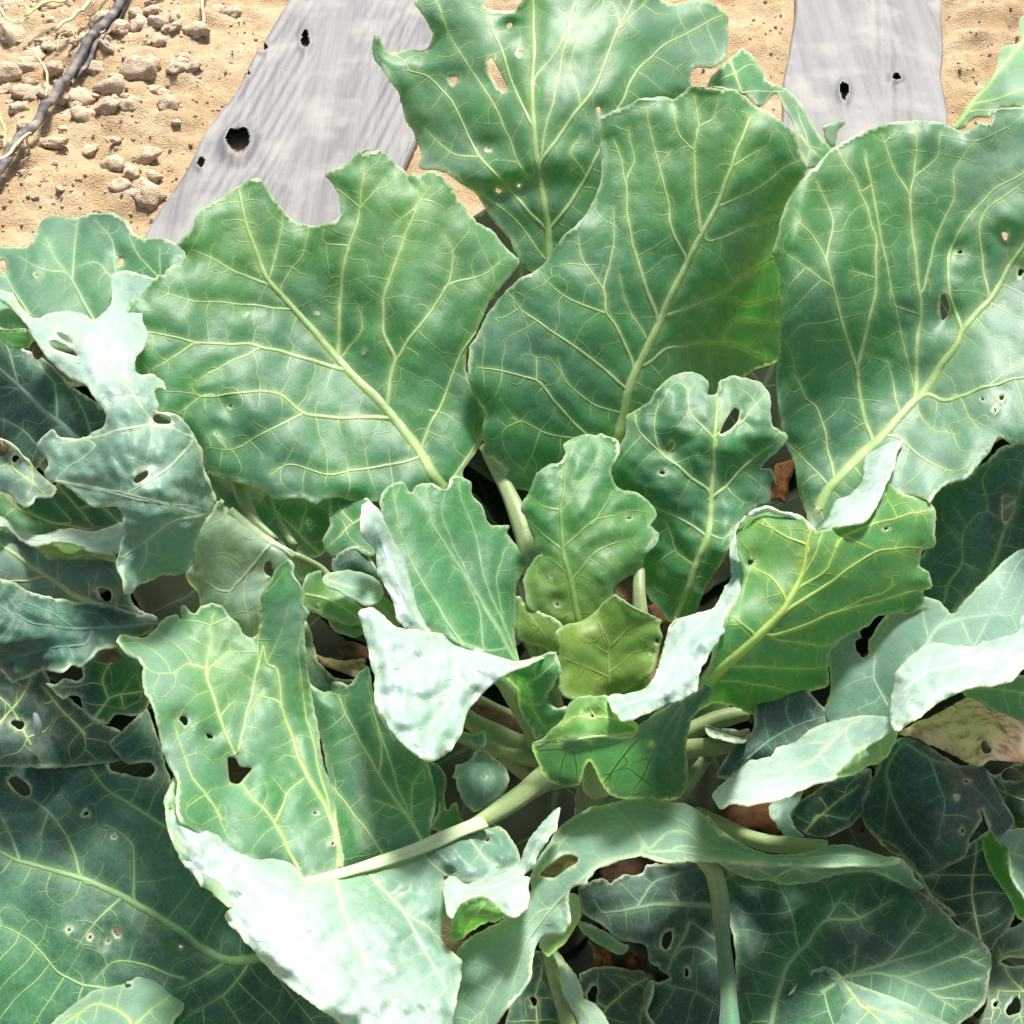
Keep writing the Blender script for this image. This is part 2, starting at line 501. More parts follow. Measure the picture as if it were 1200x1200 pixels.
def pipe(name, W, R, parent, color='S', mat=None, flat=1.0, ring=10, color2=None, bump=0.0):
    W = np.asarray(W, float); R = np.asarray(R, float)
    T = np.gradient(W, axis=0); T /= np.linalg.norm(T, axis=1)[:, None] + 1e-12
    verts = []; faces = []; n = len(W)
    ref = np.array([0, 0, 1.0]) if abs(T[0][2]) < .9 else np.array([1.0, 0, 0])
    SEED[0] += 1; rs = np.random.default_rng(SEED[0])
    wob = 1 + bump * rs.normal(0, 1, (n, ring)) + (0 if mat is not None else 1) * ((.07 * np.sin(np.arange(ring) * 2 * math.pi * 3 / ring + rs.uniform(0, 6)))[None, :] + (.05 * np.sin(np.arange(n) * .55 + rs.uniform(0, 6)))[:, None])
    for i in range(n):
        sdir = np.cross(T[i], ref); sdir /= np.linalg.norm(sdir) + 1e-12
        u = np.cross(sdir, T[i])
        for k in range(ring):
            a = 2 * math.pi * k / ring
            verts.append(W[i] + R[i] * wob[i, k] * (math.cos(a) * sdir + flat * math.sin(a) * u))
    for i in range(n - 1):
        for k in range(ring):
            k2 = (k + 1) % ring
            faces.append((i * ring + k, i * ring + k2, (i + 1) * ring + k2, (i + 1) * ring + k))
    faces.append(tuple(range(ring))[::-1]); faces.append(tuple((n - 1) * ring + k for k in range(ring)))
    c0 = np.array(PAL[color]); c1 = np.array(PAL[color2 or color])
    t = np.repeat(np.linspace(0, 1, n), ring)[:, None]
    # long ridges along the stalk
    ridge = np.tile(1 + .10 * np.sin(np.arange(ring) * 2.4), n)[:, None]
    return new_mesh(name, verts, faces, mat or M_STALK, parent, col=np.clip((c0 * (1 - t) + c1 * t) * ridge, 0, 1))

def gap_shade_material():  # matt surface for the added filler leaves that paint the gaps dark
    m, nt, b = nodes('gap_shade_leaf'); L = nt.links
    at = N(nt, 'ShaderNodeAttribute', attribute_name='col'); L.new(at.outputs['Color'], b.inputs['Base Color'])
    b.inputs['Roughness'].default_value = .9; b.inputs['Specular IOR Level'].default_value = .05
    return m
M_GAP_SHADE = gap_shade_material()

def plant(name, loc, label, cat, group=None):
    e = bpy.data.objects.new(name, None); e.location = loc; link(e)
    e.empty_display_size = .05
    tag(e, label, cat, group)
    return e

# ================================================================== ground, mulch film, clods, pipe
ROW = np.array([.184, .983]); ACR = np.array([.983, -.184])        # along and across the planted rows
def row_pt(s, t, z=0.0):
    return (ROW[0] * s + ACR[0] * t, ROW[1] * s + ACR[1] * t, z)
def fbm(x, y, z=0.0, o=5, sc=1.0):
    return noise.fractal(Vector((x * sc, y * sc, z)), 1.0, 2.1, o)

def soil_material():
    m, nt, b = nodes('soil'); L = nt.links
    tc = N(nt, 'ShaderNodeNewGeometry')
    n1 = N(nt, 'ShaderNodeTexNoise'); n1.inputs['Scale'].default_value = 5.5; n1.inputs['Detail'].default_value = 7; n1.inputs['Roughness'].default_value = .62
    n2 = N(nt, 'ShaderNodeTexNoise'); n2.inputs['Scale'].default_value = 90; n2.inputs['Detail'].default_value = 8; n2.inputs['Roughness'].default_value = .7
    n3 = N(nt, 'ShaderNodeTexNoise'); n3.inputs['Scale'].default_value = 500; n3.inputs['Detail'].default_value = 3
    for n in (n1, n2, n3): L.new(tc.outputs['Position'], n.inputs['Vector'])
    cr = N(nt, 'ShaderNodeValToRGB'); L.new(n1.outputs['Fac'], cr.inputs[0])
    e = cr.color_ramp.elements; e[0].position = .32; e[0].color = (.37, .25, .14, 1); e[1].position = .68; e[1].color = (.62, .50, .335, 1)
    k = cr.color_ramp.elements.new(.5); k.color = (.52, .39, .235, 1)
    c2 = N(nt, 'ShaderNodeValToRGB'); L.new(n2.outputs['Fac'], c2.inputs[0])
    e = c2.color_ramp.elements; e[0].position = .3; e[0].color = (.82, .78, .74, 1); e[1].position = .7; e[1].color = (1.15, 1.13, 1.1, 1)
    mx = N(nt, 'ShaderNodeMixRGB', blend_type='MULTIPLY'); mx.inputs[0].default_value = 1
    L.new(cr.outputs[0], mx.inputs[1]); L.new(c2.outputs[0], mx.inputs[2]); L.new(mx.outputs[0], b.inputs['Base Color'])
    b.inputs['Roughness'].default_value = .95; b.inputs['Specular IOR Level'].default_value = .15
    ad = N(nt, 'ShaderNodeMath', operation='ADD'); L.new(n2.outputs['Fac'], ad.inputs[0]); L.new(n3.outputs['Fac'], ad.inputs[1])
    bp = N(nt, 'ShaderNodeBump'); bp.inputs['Strength'].default_value = .8; bp.inputs['Distance'].default_value = .006
    L.new(ad.outputs[0], bp.inputs['Height']); L.new(bp.outputs[0], b.inputs['Normal'])
    return m
M_SOIL = soil_material()
M_CLOD = soil_material(); M_CLOD.name = 'dry_clod'
for _n in M_CLOD.node_tree.nodes:
    if _n.type == 'VALTORGB' and _n.color_ramp.elements[0].color[0] < .5:
        for _e in _n.color_ramp.elements: _e.color = (_e.color[0] * .3 + .47, _e.color[1] * .3 + .385, _e.color[2] * .3 + .285, 1)

def film_material():
    m, nt, b = nodes('silver_mulch_film'); L = nt.links
    tc = N(nt, 'ShaderNodeTexCoord')
    mp = N(nt, 'ShaderNodeMapping'); mp.inputs['Scale'].default_value = (70, 2.5, 60); mp.inputs['Rotation'].default_value = (0, 0, math.radians(10.6))
    L.new(tc.outputs['Object'], mp.inputs['Vector'])
    n1 = N(nt, 'ShaderNodeTexNoise'); n1.inputs['Scale'].default_value = 1.0; n1.inputs['Detail'].default_value = 6; L.new(mp.outputs[0], n1.inputs['Vector'])
    n2 = N(nt, 'ShaderNodeTexNoise'); n2.inputs['Scale'].default_value = 14; n2.inputs['Detail'].default_value = 6; L.new(tc.outputs['Object'], n2.inputs['Vector'])
    cr = N(nt, 'ShaderNodeValToRGB'); L.new(n1.outputs['Fac'], cr.inputs[0])
    e = cr.color_ramp.elements; e[0].position = .25; e[0].color = (.115, .112, .108, 1); e[1].position = .75; e[1].color = (.20, .196, .19, 1)
    # dust blown over the film
    c2 = N(nt, 'ShaderNodeValToRGB'); L.new(n2.outputs['Fac'], c2.inputs[0])
    e = c2.color_ramp.elements; e[0].position = .48; e[0].color = (0, 0, 0, 1); e[1].position = .70; e[1].color = (.75, .75, .75, 1)
    mx = N(nt, 'ShaderNodeMixRGB'); L.new(c2.outputs[0], mx.inputs[0]); L.new(cr.outputs[0], mx.inputs[1]); mx.inputs[2].default_value = (.30, .28, .25, 1)
    L.new(mx.outputs[0], b.inputs['Base Color'])
    b.inputs['Specular IOR Level'].default_value = .3
    rr = N(nt, 'ShaderNodeMapRange'); rr.inputs[3].default_value = .42; rr.inputs[4].default_value = .7; L.new(n2.outputs['Fac'], rr.inputs[0]); L.new(rr.outputs[0], b.inputs['Roughness'])
    bp = N(nt, 'ShaderNodeBump'); bp.inputs['Strength'].default_value = .4; bp.inputs['Distance'].default_value = .005
    L.new(n1.outputs['Fac'], bp.inputs['Height']); L.new(bp.outputs[0], b.inputs['Normal'])
    return m
M_FILM = film_material()

BEDS = [(-.562, -.285), (.178, .395)]
def bed_height(t):
    return 0.0
def soil_h(x, y):
    s = x * ROW[0] + y * ROW[1]; t = x * ACR[0] + y * ACR[1]
    near = math.exp(-max(0, math.hypot(x, y - .6) - 2.5) / 3.0)
    h = .022 * fbm(x, y, 3.1, 4, 2.2) + .014 * fbm(x, y, 9.0, 5, 11) + .0105 * fbm(x, y, 5, 5, 36)
    for a, b in BEDS:
        if a - .02 < t < b + .02:                    # pressed flat under the film
            k = min(1, min(t - a + .02, b + .02 - t) / .03); h = h * (1 - k) + (-.008) * k
    if t < -.60:
        h += .018 * math.exp(-((t + .72) / .10) ** 2)          # low ridge of loose soil along the film
    return h * near

def axis(lo, hi, step, far, n):
    c = np.arange(lo, hi + step / 2, step); g = np.geomspace(step, far, n)
    return np.r_[(lo - np.cumsum(g))[::-1], c, hi + np.cumsum(g)]
xs = axis(-1.35, 1.2, .009, 9.0, 26); ys = axis(-.5, 1.75, .009, 9.0, 26)
V = []; 
for y in ys:
    for x in xs:
        V.append((x, y, soil_h(x, y)))
nx = len(xs)
Fc = [(j * nx + i, j * nx + i + 1, (j + 1) * nx + i + 1, (j + 1) * nx + i) for j in range(len(ys) - 1) for i in range(nx - 1)]
soil = new_mesh('soil_ground', V, Fc, M_SOIL); tag(soil, kind='structure')

def film(name, t0, t1, label, holes, seed, sand):
    """a thin plastic sheet along the row with long wrinkles, torn holes and soil thrown on its edges"""
    rs = np.random.default_rng(seed)
    w1 = sines(9, .012, .09, seed); w2 = sines(7, .10, .4, seed + 1)
    ss = np.r_[np.arange(.36, .55, .02), np.arange(.55, 1.5, .0032), np.geomspace(1.51, 14, 50)]
    n = 90; Vv = []; uv = []
    for s in ss:
        for i in range(n):
            u = i / (n - 1)
            e0 = .0025 * w2(np.array(s), np.array(0.0)) + .001 * math.sin(s * 37 + seed)
            e1 = .0025 * w2(np.array(s), np.array(3.0)) + .001 * math.sin(s * 31 + seed)
            t = t0 + e0 + (t1 - t0 + e1 - e0) * u
            z = .005 + .002 * math.sin(u * math.pi) + .0006 * (1 + math.sin(s * 7 + 9 * u)) * float(w1(np.array(t), np.array(s * .05))) + .0012 * float(w2(np.array(t), np.array(s * .5)))
            if i in (0, n - 1): z -= .012
            x, y, _ = row_pt(s, t)
            Vv.append((x, y, z)); uv.append((s, t))
    F_ = []
    for j in range(len(ss) - 1):
        for i in range(n - 1):
            F_.append((j * n + i, j * n + i + 1, (j + 1) * n + i + 1, (j + 1) * n + i))
    # torn holes: pixel centre, radii
    Va = np.array(Vv); Fa = np.array(F_)
    v3 = Va - CAM; dz = v3 @ FWD; px = 600 + FOCAL * v3[:, 0] / dz; py = 600 - FOCAL * (v3 @ UP) / dz
    keep = np.ones(len(Fa), bool)
    cx = px[Fa].mean(1); cy = py[Fa].mean(1)
    for (hx, hy, rx, ry) in holes:
        a = np.arctan2((cy - hy) / ry, (cx - hx) / rx)
        k = 1 + .25 * np.sin(3 * a + hx) + .12 * np.sin(5 * a)
        keep &= ((cx - hx) / rx) ** 2 + ((cy - hy) / ry) ** 2 > k
        # lifted lip of the tear
        r = np.sqrt(((px - hx) / rx) ** 2 + ((py - hy) / ry) ** 2)
        Va[:, 2] += .009 * np.exp(-((r - 1.1) / .6) ** 2) * min(1, rx / 12)
    o = new_mesh(name, Va, Fa[keep], M_FILM)
    sm = o.modifiers.new('thickness', 'SOLIDIFY'); sm.thickness = .0004
    return tag(o, label, 'mulch film')
film('mulch_film', *BEDS[0], 'wrinkled silver plastic mulch strip with a torn black hole, left of the top leaf',
     [(280, 170, 13.5, 15), (236, 192, 4.5, 6), (308, 57, 6, 5), (358, 48, 5, 11), (290, 86, 3, 3)], 5, 0)
film('mulch_film', *BEDS[1], 'narrow silver plastic mulch strip dusted with sand, at upper right',
     [(989, 108, 5, 10), (1050, 92, 5, 4)], 8, 1)

# --- clods of dry soil
def clod_mesh(seed, sub=3):
    bm = bmesh.new(); bmesh.ops.create_icosphere(bm, subdivisions=sub, radius=1.0)
    rs = random.Random(seed); off = Vector((rs.uniform(0, 50), rs.uniform(0, 50), rs.uniform(0, 50)))
    for v in bm.verts:
        k = 1 + .42 * noise.fractal(v.co * 1.3 + off, 1, 2, 3) + .12 * noise.noise(v.co * 5 + off)
        v.co = Vector((v.co.x * 1.1, v.co.y, v.co.z * .75)) * k
    for f in bm.faces: f.smooth = True
    me = bpy.data.meshes.new('soil_clod'); bm.to_mesh(me); bm.free(); me.materials.append(M_CLOD)
    return me
CL = [clod_mesh(k) for k in range(9)]
def clod(x, y, r, rs):
    o = bpy.data.objects.new('soil_clod', rs.choice(CL)); link(o)
    o.location = (x, y, soil_h(x, y) + r * .12); o.scale = (r * rs.uniform(.8, 1.3), r * rs.uniform(.8, 1.2), r * rs.uniform(.7, 1.0))
    o.rotation_euler = (rs.uniform(-.4, .4), rs.uniform(-.4, .4), rs.uniform(0, 6.3))
    v = np.array([x, y, 0.0]) - CAM; dz = v @ FWD; px = 600 + FOCAL * v[0] / dz; py = 600 - FOCAL * (v @ UP) / dz
    side = 'left of the black drip pipe' if px / 150.0 + py / 215.0 < 1 else 'between the black drip pipe and the left film strip'
    size = 'big rounded' if r > .0135 else 'fist-shaped mid-sized' if r > .008 else 'small'
    return tag(o, size + ' tan soil clod lying ' + side, 'clod', 'soil clods on the bare ground')
rs = random.Random(3)
named = [(130, 98, 13), (160, 80, 19), (176, 72, 12), (150, 120, 9), (85, 95, 8), (270, 6, 12), (253, 2, 9), (45, 100, 13), (20, 95, 11), (60, 70, 12),
         (28, 62, 10), (12, 30, 13), (75, 30, 10), (15, 165, 10), (110, 75, 9), (95, 130, 10), (30, 140, 9), (185, 45, 8), (160, 20, 10), (55, 15, 9), (205, 20, 7),
         (170, 213, 15), (150, 190, 9), (100, 160, 7), (5, 80, 12), (40, 45, 8), (70, 110, 8), (190, 100, 6), (215, 60, 6), (125, 60, 7), (20, 120, 9), (50, 125, 7)]
for px, py, r in named:
    g = ground_pt(px, py, .02); clod(g[0], g[1], r * 1.15 * 2.0 / FOCAL, rs)
for k in range(330):
    px, py = rs.uniform(-80, 260), rs.uniform(-40, 240)
    g = ground_pt(px, py)
    t = g[0] * ACR[0] + g[1] * ACR[1]
    if t > -.60 or rs.random() < (t + 1.0) * 1.6: continue
    clod(g[0], g[1], rs.choice([.004, .005, .006, .008, .011, .014]) * rs.uniform(.8, 1.2), rs)
# crumbs: too many to count
cv, cf = [], []
ico = bmesh.new(); bmesh.ops.create_icosphere(ico, subdivisions=1, radius=1.0)
iv = np.array([v.co[:] for v in ico.verts]); fi = np.array([[v.index for v in f.verts] for f in ico.faces]); ico.free()
for k in range(1500):
    if k < 1100: g = ground_pt(rs.uniform(-120, 345), rs.uniform(-60, 290))
    else: g = ground_pt(rs.uniform(820, 1260), rs.uniform(-60, 180))
    t = g[0] * ACR[0] + g[1] * ACR[1]
    if any(a - .004 < t < b + .004 for a, b in BEDS): continue
    z0 = .022 if BEDS[1][0] < t < BEDS[1][1] else soil_h(g[0], g[1])
    r = rs.uniform(.001, .0034)
    a = len(cv); q = iv * (1 + np.array([[rs.uniform(-.25, .25)] for _ in iv])) * r
    cv.extend(q + np.array([g[0], g[1], z0 + r * .05])); cf.extend(fi + a)
crumbs = new_mesh('soil_crumbs', np.array(cv), cf, M_CLOD, smooth=False); tag(crumbs, 'fine loose crumbs of tan soil scattered on the ground', 'soil crumbs', kind='stuff')
# --- irrigation pipe
def pipe_material():
    m, nt, b = nodes('weathered_black_plastic'); L = nt.links
    tc = N(nt, 'ShaderNodeTexCoord'); n1 = N(nt, 'ShaderNodeTexNoise'); n1.inputs['Scale'].default_value = 60; n1.inputs['Detail'].default_value = 7
    L.new(tc.outputs['Object'], n1.inputs['Vector'])
    cr = N(nt, 'ShaderNodeValToRGB'); L.new(n1.outputs['Fac'], cr.inputs[0])
    e = cr.color_ramp.elements; e[0].position = .4; e[0].color = (.055, .055, .06, 1); e[1].position = .72; e[1].color = (.30, .25, .20, 1)
    L.new(cr.outputs[0], b.inputs['Base Color']); b.inputs['Roughness'].default_value = .75
    return m
M_PIPE = pipe_material()
def gpath(s, z):
    q = P(s); return np.array([ground_pt(a, b, z if len(q[0]) < 3 else c[0]) for a, b, *c in q])
def gpipe(name, s, z, r, label, cat, mat, ring=10, flat=1.0, color='T'):
    w = resample(gpath(s, z) * 1000, 8, False) / 1000
    w[:, 2] += np.array([soil_h(q[0], q[1]) * .6 for q in w])
    rr = np.full(len(w), r)
    rr[:2] *= .85; rr[-2:] *= .85
    o = pipe(name, w, rr, None, color=color, mat=mat, ring=ring, flat=flat)
    return tag(o, label, cat)
gpipe('drip_pipe', 'a 470,-110 400,-5 330,90 250,195 185,285 150,345 100,405 45,470 0,545 -50,640', .024, .0068, 'weathered black drip pipe lying across the soil clods at upper left', 'pipe', M_PIPE, flat=.8)
gpipe('drip_pipe', 'a 450,-60 385,45 330,130 270,215 235,250', .016, .0046, 'thin frayed black tape beside the drip pipe at upper left', 'pipe', M_PIPE, flat=.35)

def straw_material():
    m, nt, b = nodes('dry_straw'); L = nt.links
    at = N(nt, 'ShaderNodeAttribute', attribute_name='col'); L.new(at.outputs['Color'], b.inputs['Base Color']); b.inputs['Roughness'].default_value = .7
    return m
M_STRAW = straw_material()
PAL.update(X=(.55, .46, .28), Z=(.42, .42, .16), R=(.045, .026, .014))
for s, z, r, lab, col in [
    ('a 175,105 230,65 300,5 340,-30', .03, .004, 'thick pale dry stem lying over the clods at upper left', 'X'),
    ('a 80,55 140,20 200,5 260,-20', .035, .0028, 'green dry weed blade left of the thick pale stem', 'Z'),
    ('a 180,165 190,125 225,115 240,140', .035, .0012, 'thin curled yellow stem standing on the clods by the pipe', 'Z'),
    ('a 640,80 636,40 645,-20', .02, .0024, 'short pale straw on bare soil beside the film strip', 'X'),
    ('a 145,310 150,240 120,180 80,140', .035, .0016, 'fine straw stalk bent over the middle of the drip pipe', 'X'),
    ('a -20,520 30,485 70,450 100,430', .03, .003, 'split straw lying under the lower end of the drip pipe', 'X'),
    ('a 105,420 90,450 95,490 80,520', .03, .0014, 'thin reddish rootlet hanging from the lower drip pipe', 'R'),
    ('a -10,340 5,380 20,420 15,470', .03, .0018, 'pale grass blade at the far left edge below the pipe', 'Z'),
    ('a 0,30 20,60 60,75 90,60', .03, .002, 'short dry blade among clods in the top left corner', 'X')]:
    gpipe('straw', s, z, r, lab, 'straw', M_STRAW, ring=6, flat=.5, color=col)

# ================================================================== the plants
# crown of the big plant: stem rises through the middle of the rosette
stem_xy = world_pt(700, 930, 1.07)
BIG = plant('collard_plant', (float(stem_xy[0]), float(stem_xy[1]), 0.0),
            'large collard plant with broad blue-green insect-eaten leaves filling the picture', 'collard plant')
FAR = plant('collard_plant', tuple(ground_pt(1330, 130).tolist()), 'neighbouring collard plant showing one leaf at the top right corner', 'collard plant')

# ---- upright leaves at the back
blade('leaf', 'b 655,860 620,850 590,845 560,815 520,740 470,680 420,600 370,570 330,540 290,530 250,520 240,470 222,440 218,400 200,365 180,300 160,270 140,240 115,205 100,180 100,130 106,106 118,112 132,140 150,160 175,162 205,150 262,152 285,105 255,50 228,10 220,-40 260,-90 350,-130 450,-110 440,-40 450,20 490,30 535,30 562,5 600,-60 700,-120 850,-120 960,-80 1000,0 1040,12 1130,-5 1200,40 c 275,75 280,130 265,190 225,215 165,212 150,245 165,280 100,330 20,400 b 900,560 760,760',
      'p 650,330,117 620,150,117 620,0,123 445,60,122 470,200,120.5 545,280,117.5 590,310,117 850,50,126 800,150,121 700,60,120 530,120,121', BIG,
      [(7.5, 'b 655,830 640,680 615,540 600,400 598,200 600,0 602,-90'), (3.6, 'b 585,370 530,250 510,180 470,80 445,0 435,-70'), (3, 'b 605,240 670,160 710,80 730,0'),
       (4.6, 'b 625,510 720,370 800,260 860,110 910,0 930,-60'), (3.4, 'b 595,550 490,350 400,210 340,120 300,0'), (4.2, 'b 640,720 540,610 430,490 380,390 340,310 270,240 200,215'),
       (4.4, 'b 665,700 760,570 810,460 900,270 980,160 1120,80 1200,40'), (2.2, 'b 430,490 350,480 250,400'), (2, 'b 870,70 840,0'), (2, 'b 885,70 960,0'), (2, 'b 745,300 715,190 780,60 830,10'),
       (2.2, 'b 630,800 520,660 430,600 340,550'), (1.8, 'b 710,80 780,60'), (1.8, 'b 760,550 715,480 750,420')],
      ['b 455,190 470,178 495,225 516,268 505,288 480,255 460,225', 'b 350,250,4,6', 'b 525,80,3,4', 'b 462,466,2.2,2.2', 'b 490,597,3,3', 'b 555,580,2,2', 'b 560,165,2,4', 'b 805,345,3,4'],
      c='B', c2='G', mix=.4, spots=[(640, 80, 110, 'L', .3), (505, 215, 45, 'Q', .5), (830, 50, 60, 'U', .35), (470, 150, 40, 'Q', .3)], ripple=1.2)
blade('leaf', 'c 215,268 240,215 285,172 325,155 355,180 385,230 425,268 465,283 500,320 540,390 580,440 605,470 560,520 520,520 497,470 494,425 475,375 445,325 425,290 405,312 375,335 330,300 290,285',
      'c 240,230,127 330,180,130 420,280,128 540,400,124 560,500,122', BIG, [(2.6, 'c 285,190 310,260 328,295'), (2, 'c 500,425 560,490')], c='K', c2='G', mix=.5, ripple=.6)
blade('leaf', 'c 575,400 600,385 640,380 617,410 614,450 600,462 582,440', 'c 580,400,121 640,380,123 600,460,121', BIG, c='U', net=False)

blade('leaf', 'a 560,765 600,710 630,650 680,625 745,580 790,560 815,560 845,600 880,650 920,690 990,705 1045,690 1068,665 1058,600 1040,570 1020,545 1080,510 1130,475 1190,465 b 60,480 110,465 150,490 190,530 218,580 222,545 290,535 335,570 375,640 420,690 470,720 510,770 556,815 540,850 500,900 460,960 440,1010 400,1090 395,1160 e 480,160 505,230 500,290 470,350 430,400 410,450 C 830,190 740,195 600,168 560,170 520,200 460,180 400,175 340,180 270,130 200,110 120,95 A 1050,1040 1000,1025 950,1000 940,930 860,820 720,720 640,560 610,420 600,330 595,250 610,205 650,190 700,140 740,95 770,90 775,60 810,40 850,50 880,0',
      'p 515,562,103 400,425,107 350,370,107.6 300,480,102.4 500,400,105.8 300,215,109 160,370,103 605,315,109.5 380,585,101 470,190,110 560,450,107 260,540,101.5 430,330,107.4', BIG,
      [(10, 'p 522,575 470,500 400,425 350,370 313,325 295,280 280,222'), (5.2, 'a 1055,1090 1065,900 1090,770 1125,650 1135,520'), (3.2, 'a 830,885 740,855 650,800 600,780'), (2, 'a 845,855 880,720 885,650'), (2, 'a 875,900 940,800 965,710'),
       (4.6, 'd 1035,345 900,305 800,280 700,272 600,270 500,245 440,238'), (2.4, 'd 600,275 540,320 465,360'), (2.6, 'd 930,175 850,160 700,145 600,140 500,110'),
       (4.8, 'd 1190,508 1050,505 950,490 880,435 800,425 630,440 600,410'), (2.4, 'd 630,440 560,490'), (2.8, 'd 950,490 850,540 720,605 680,570'), (2.4, 'd 800,290 650,370 615,395'),
       (5.5, 'e 195,200 210,100 b 165,1120 130,1030 140,900 200,740 240,640 275,580'), (4, 'b 172,1115 250,1010 330,890 350,810 320,740'), (2.6, 'b 330,895 440,860 490,820'),
       (4, 'e 305,330 350,230 400,110 440,20 b 470,960'), (3.6, 'p 500,535 481,539 436,548 380,555 340,545 320,555'), (3.2, 'e 400,430 440,370 485,290'), (2.2, 'b 240,640 170,700'), (2, 'a 1125,650 1020,560'), (2.2, 'a 1125,650 1200,560'),
       (2.2, 'a 1090,770 1010,760 1010,690'), (2, 'd 1080,300 1130,230 1120,160')],
      ['a 992,975,1.6,2', 'a 1137,1100,1.5,1.5', 'd 720,470,1.5,2', 'd 675,555,1.5,1.5', 'd 765,180,1.5,1'],
      c='G', c2='B', mix=.3, spots=[(480, 240, 130, 'L', .6), (260, 290, 90, 'L', .5), (330, 400, 70, 'B', .6), (300, 540, 70, 'B', .6)], blister=1.1)

blade('leaf', 'b 810,375 850,352 900,330 930,310 1000,300 1040,305 1065,290 1085,270 1130,272 1200,280 c 180,275 235,270 290,280 320,300 350,330 400,350 450,390 480,415 500,460 525,520 500,570 460,640 450,700 450,850 450,950 445,1040 440,1120 f 340,100 250,180 150,300 e 1000,400 900,420 760,440 680,470 600,460 565,440 560,400 500,350 495,290 505,225 480,190 455,140 450,90 460,30 b 395,1160 400,1090 440,1010 520,900 555,865 620,830 690,745 750,690 800,600 815,520 808,440',
      'p 735,500,106.5 800,310,107.6 680,350,105 740,200,108 860,120,109 940,205,110 705,150,109 555,440,104.5 600,340,106 610,560,105 860,330,110 905,350,117 870,440,117 820,480,112', BIG,
      [(9.5, 'e 915,340 940,220 960,130 1010,20 c 50,1030 140,830 200,720 250,620 300,480 345,370'), (4.8, 'c 185,710 175,600 170,480 185,390 165,300'), (2.2, 'c 185,400 230,370 240,310'), (2.4, 'c 170,480 120,420 105,340'),
       (4.4, 'b 985,985 930,830 900,700 890,570 850,440'), (2.2, 'b 890,570 915,500 900,400'), (3.8, 'b 1075,810 1030,700 1000,560 970,420 950,330'), (2, 'b 995,520 1030,470'),
       (4.2, 'b 910,1140 860,1020 830,970 820,900 760,820 740,740'), (2.8, 'b 820,900 850,760 850,650'), (2.8, 'b 830,980 720,940 640,880'), (3.6, 'b 890,1215 750,1100 650,1030 570,970 525,920'),
       (3.6, 'e 830,300 720,190 660,125 560,95 480,80'), (2.2, 'e 660,120 665,50'), (2.6, 'e 935,230 850,200 760,130 730,60'), (3.2, 'c 205,740 330,710 440,670'), (2.8, 'c 250,640 350,600 420,550 510,490'),
       (4, 'c 110,975 250,920 330,860 420,800'), (4, 'c 20,1140 100,1085 240,1070 330,1090 390,1120'), (2.2, 'c 255,1060 300,1000 430,1010'), (2.2, 'c 290,930 330,950 435,925'), (2.2, 'c 305,510 390,460'), (2.6, 'e 800,300 700,290 590,240'), (2, 'b 940,1040 890,940 870,860')],
      c='G', c2='B', mix=.3, spots=[(830, 170, 100, 'L', .5), (640, 400, 60, 'B', .5), (900, 260, 40, 'U', .3)], blister=1.1)

blade('leaf', 'c 525,545 560,510 600,470 640,440 700,410 760,390 800,380 860,375 930,380 970,395 1010,412 1040,400 1060,380 1095,385 1095,345 1130,335 1200,335 1290,330 1380,480 1400,800 1330,1100 f 1330,200 1290,290 1200,315 1160,320 1120,300 1090,350 1040,400 1005,430 960,440 925,470 905,508 870,490 820,475 760,500 640,580 560,600 520,550 490,450 480,380 450,300 440,230 425,130 430,60 c 437,1000 440,850 415,790 430,740 440,690 470,620 500,570',
      'p 950,610,105 915,300,106 905,470,107 1050,145,112 1080,440,109.4 970,350,106 1010,250,109 1200,130,112 1190,260,110 1240,300,109.5 1180,330,110 1190,500,103 1090,590,101 1150,420,107 1020,520,107 1140,240,111.5', BIG,
      [(10, 'f 560,520 600,450 700,350 800,250 900,130 990,10 c 1010,1030 1090,940 1180,800 1240,700 1300,600'), (5, 'f 725,320 690,200 c 675,1150 635,1020 580,820 545,740 490,690'), (2.6, 'c 580,810 605,690 545,560'),
       (4.6, 'c 680,1150 730,950 740,850 735,740 690,600 650,530 620,470'), (2.2, 'c 690,600 725,570 700,480'), (5.6, 'f 862,160 865,50 c 865,1100 875,930 850,700 845,610 860,540 865,400'), (2.4, 'c 845,620 790,520 755,420'), (2.2, 'c 862,545 930,490 940,410'),
       (3.2, 'c 890,890 930,730 985,620 985,530 1050,440'), (4.6, 'c 1005,1025 970,930 965,800 1000,720 1100,600 1200,540'), (4, 'c 1090,930 1065,780 1065,690 1100,640 1200,570'),
       (4, 'f 610,440 560,220 520,180 480,100'), (3, 'f 600,460 540,400 470,330'), (4.8, 'f 900,165 950,185 1060,150 1150,120 1200,115 1290,120'), (3.6, 'f 810,300 890,370 970,405'), (2.6, 'f 810,200 770,60'), (2.4, 'f 870,210 960,280 995,290'),
       (2.4, 'c 740,870 660,850'), (2, 'c 875,985 790,950 780,890'), (2, 'c 580,880 450,790'), (2.4, 'f 1100,135 1200,50'), (2, 'f 990,170 1060,280')],
      ['c 940,925 955,918 966,965 958,990 944,1000 938,960', 'c 1000,787,2.6,3', 'c 1140,737,4,4', 'c 1190,850,4,4', 'f 1130,175,3,4', 'f 1070,180,2,2.5', 'f 1110,215,2,3'],
      c='B', c2='G', mix=.6, spots=[(970, 240, 110, 'L', .4), (1165, 190, 55, 'U', .75), (1170, 450, 80, 'U', .75), (1080, 560, 60, 'U', .8), (1200, 330, 50, 'B', .7)], blister=1.2, ripple=1.3)

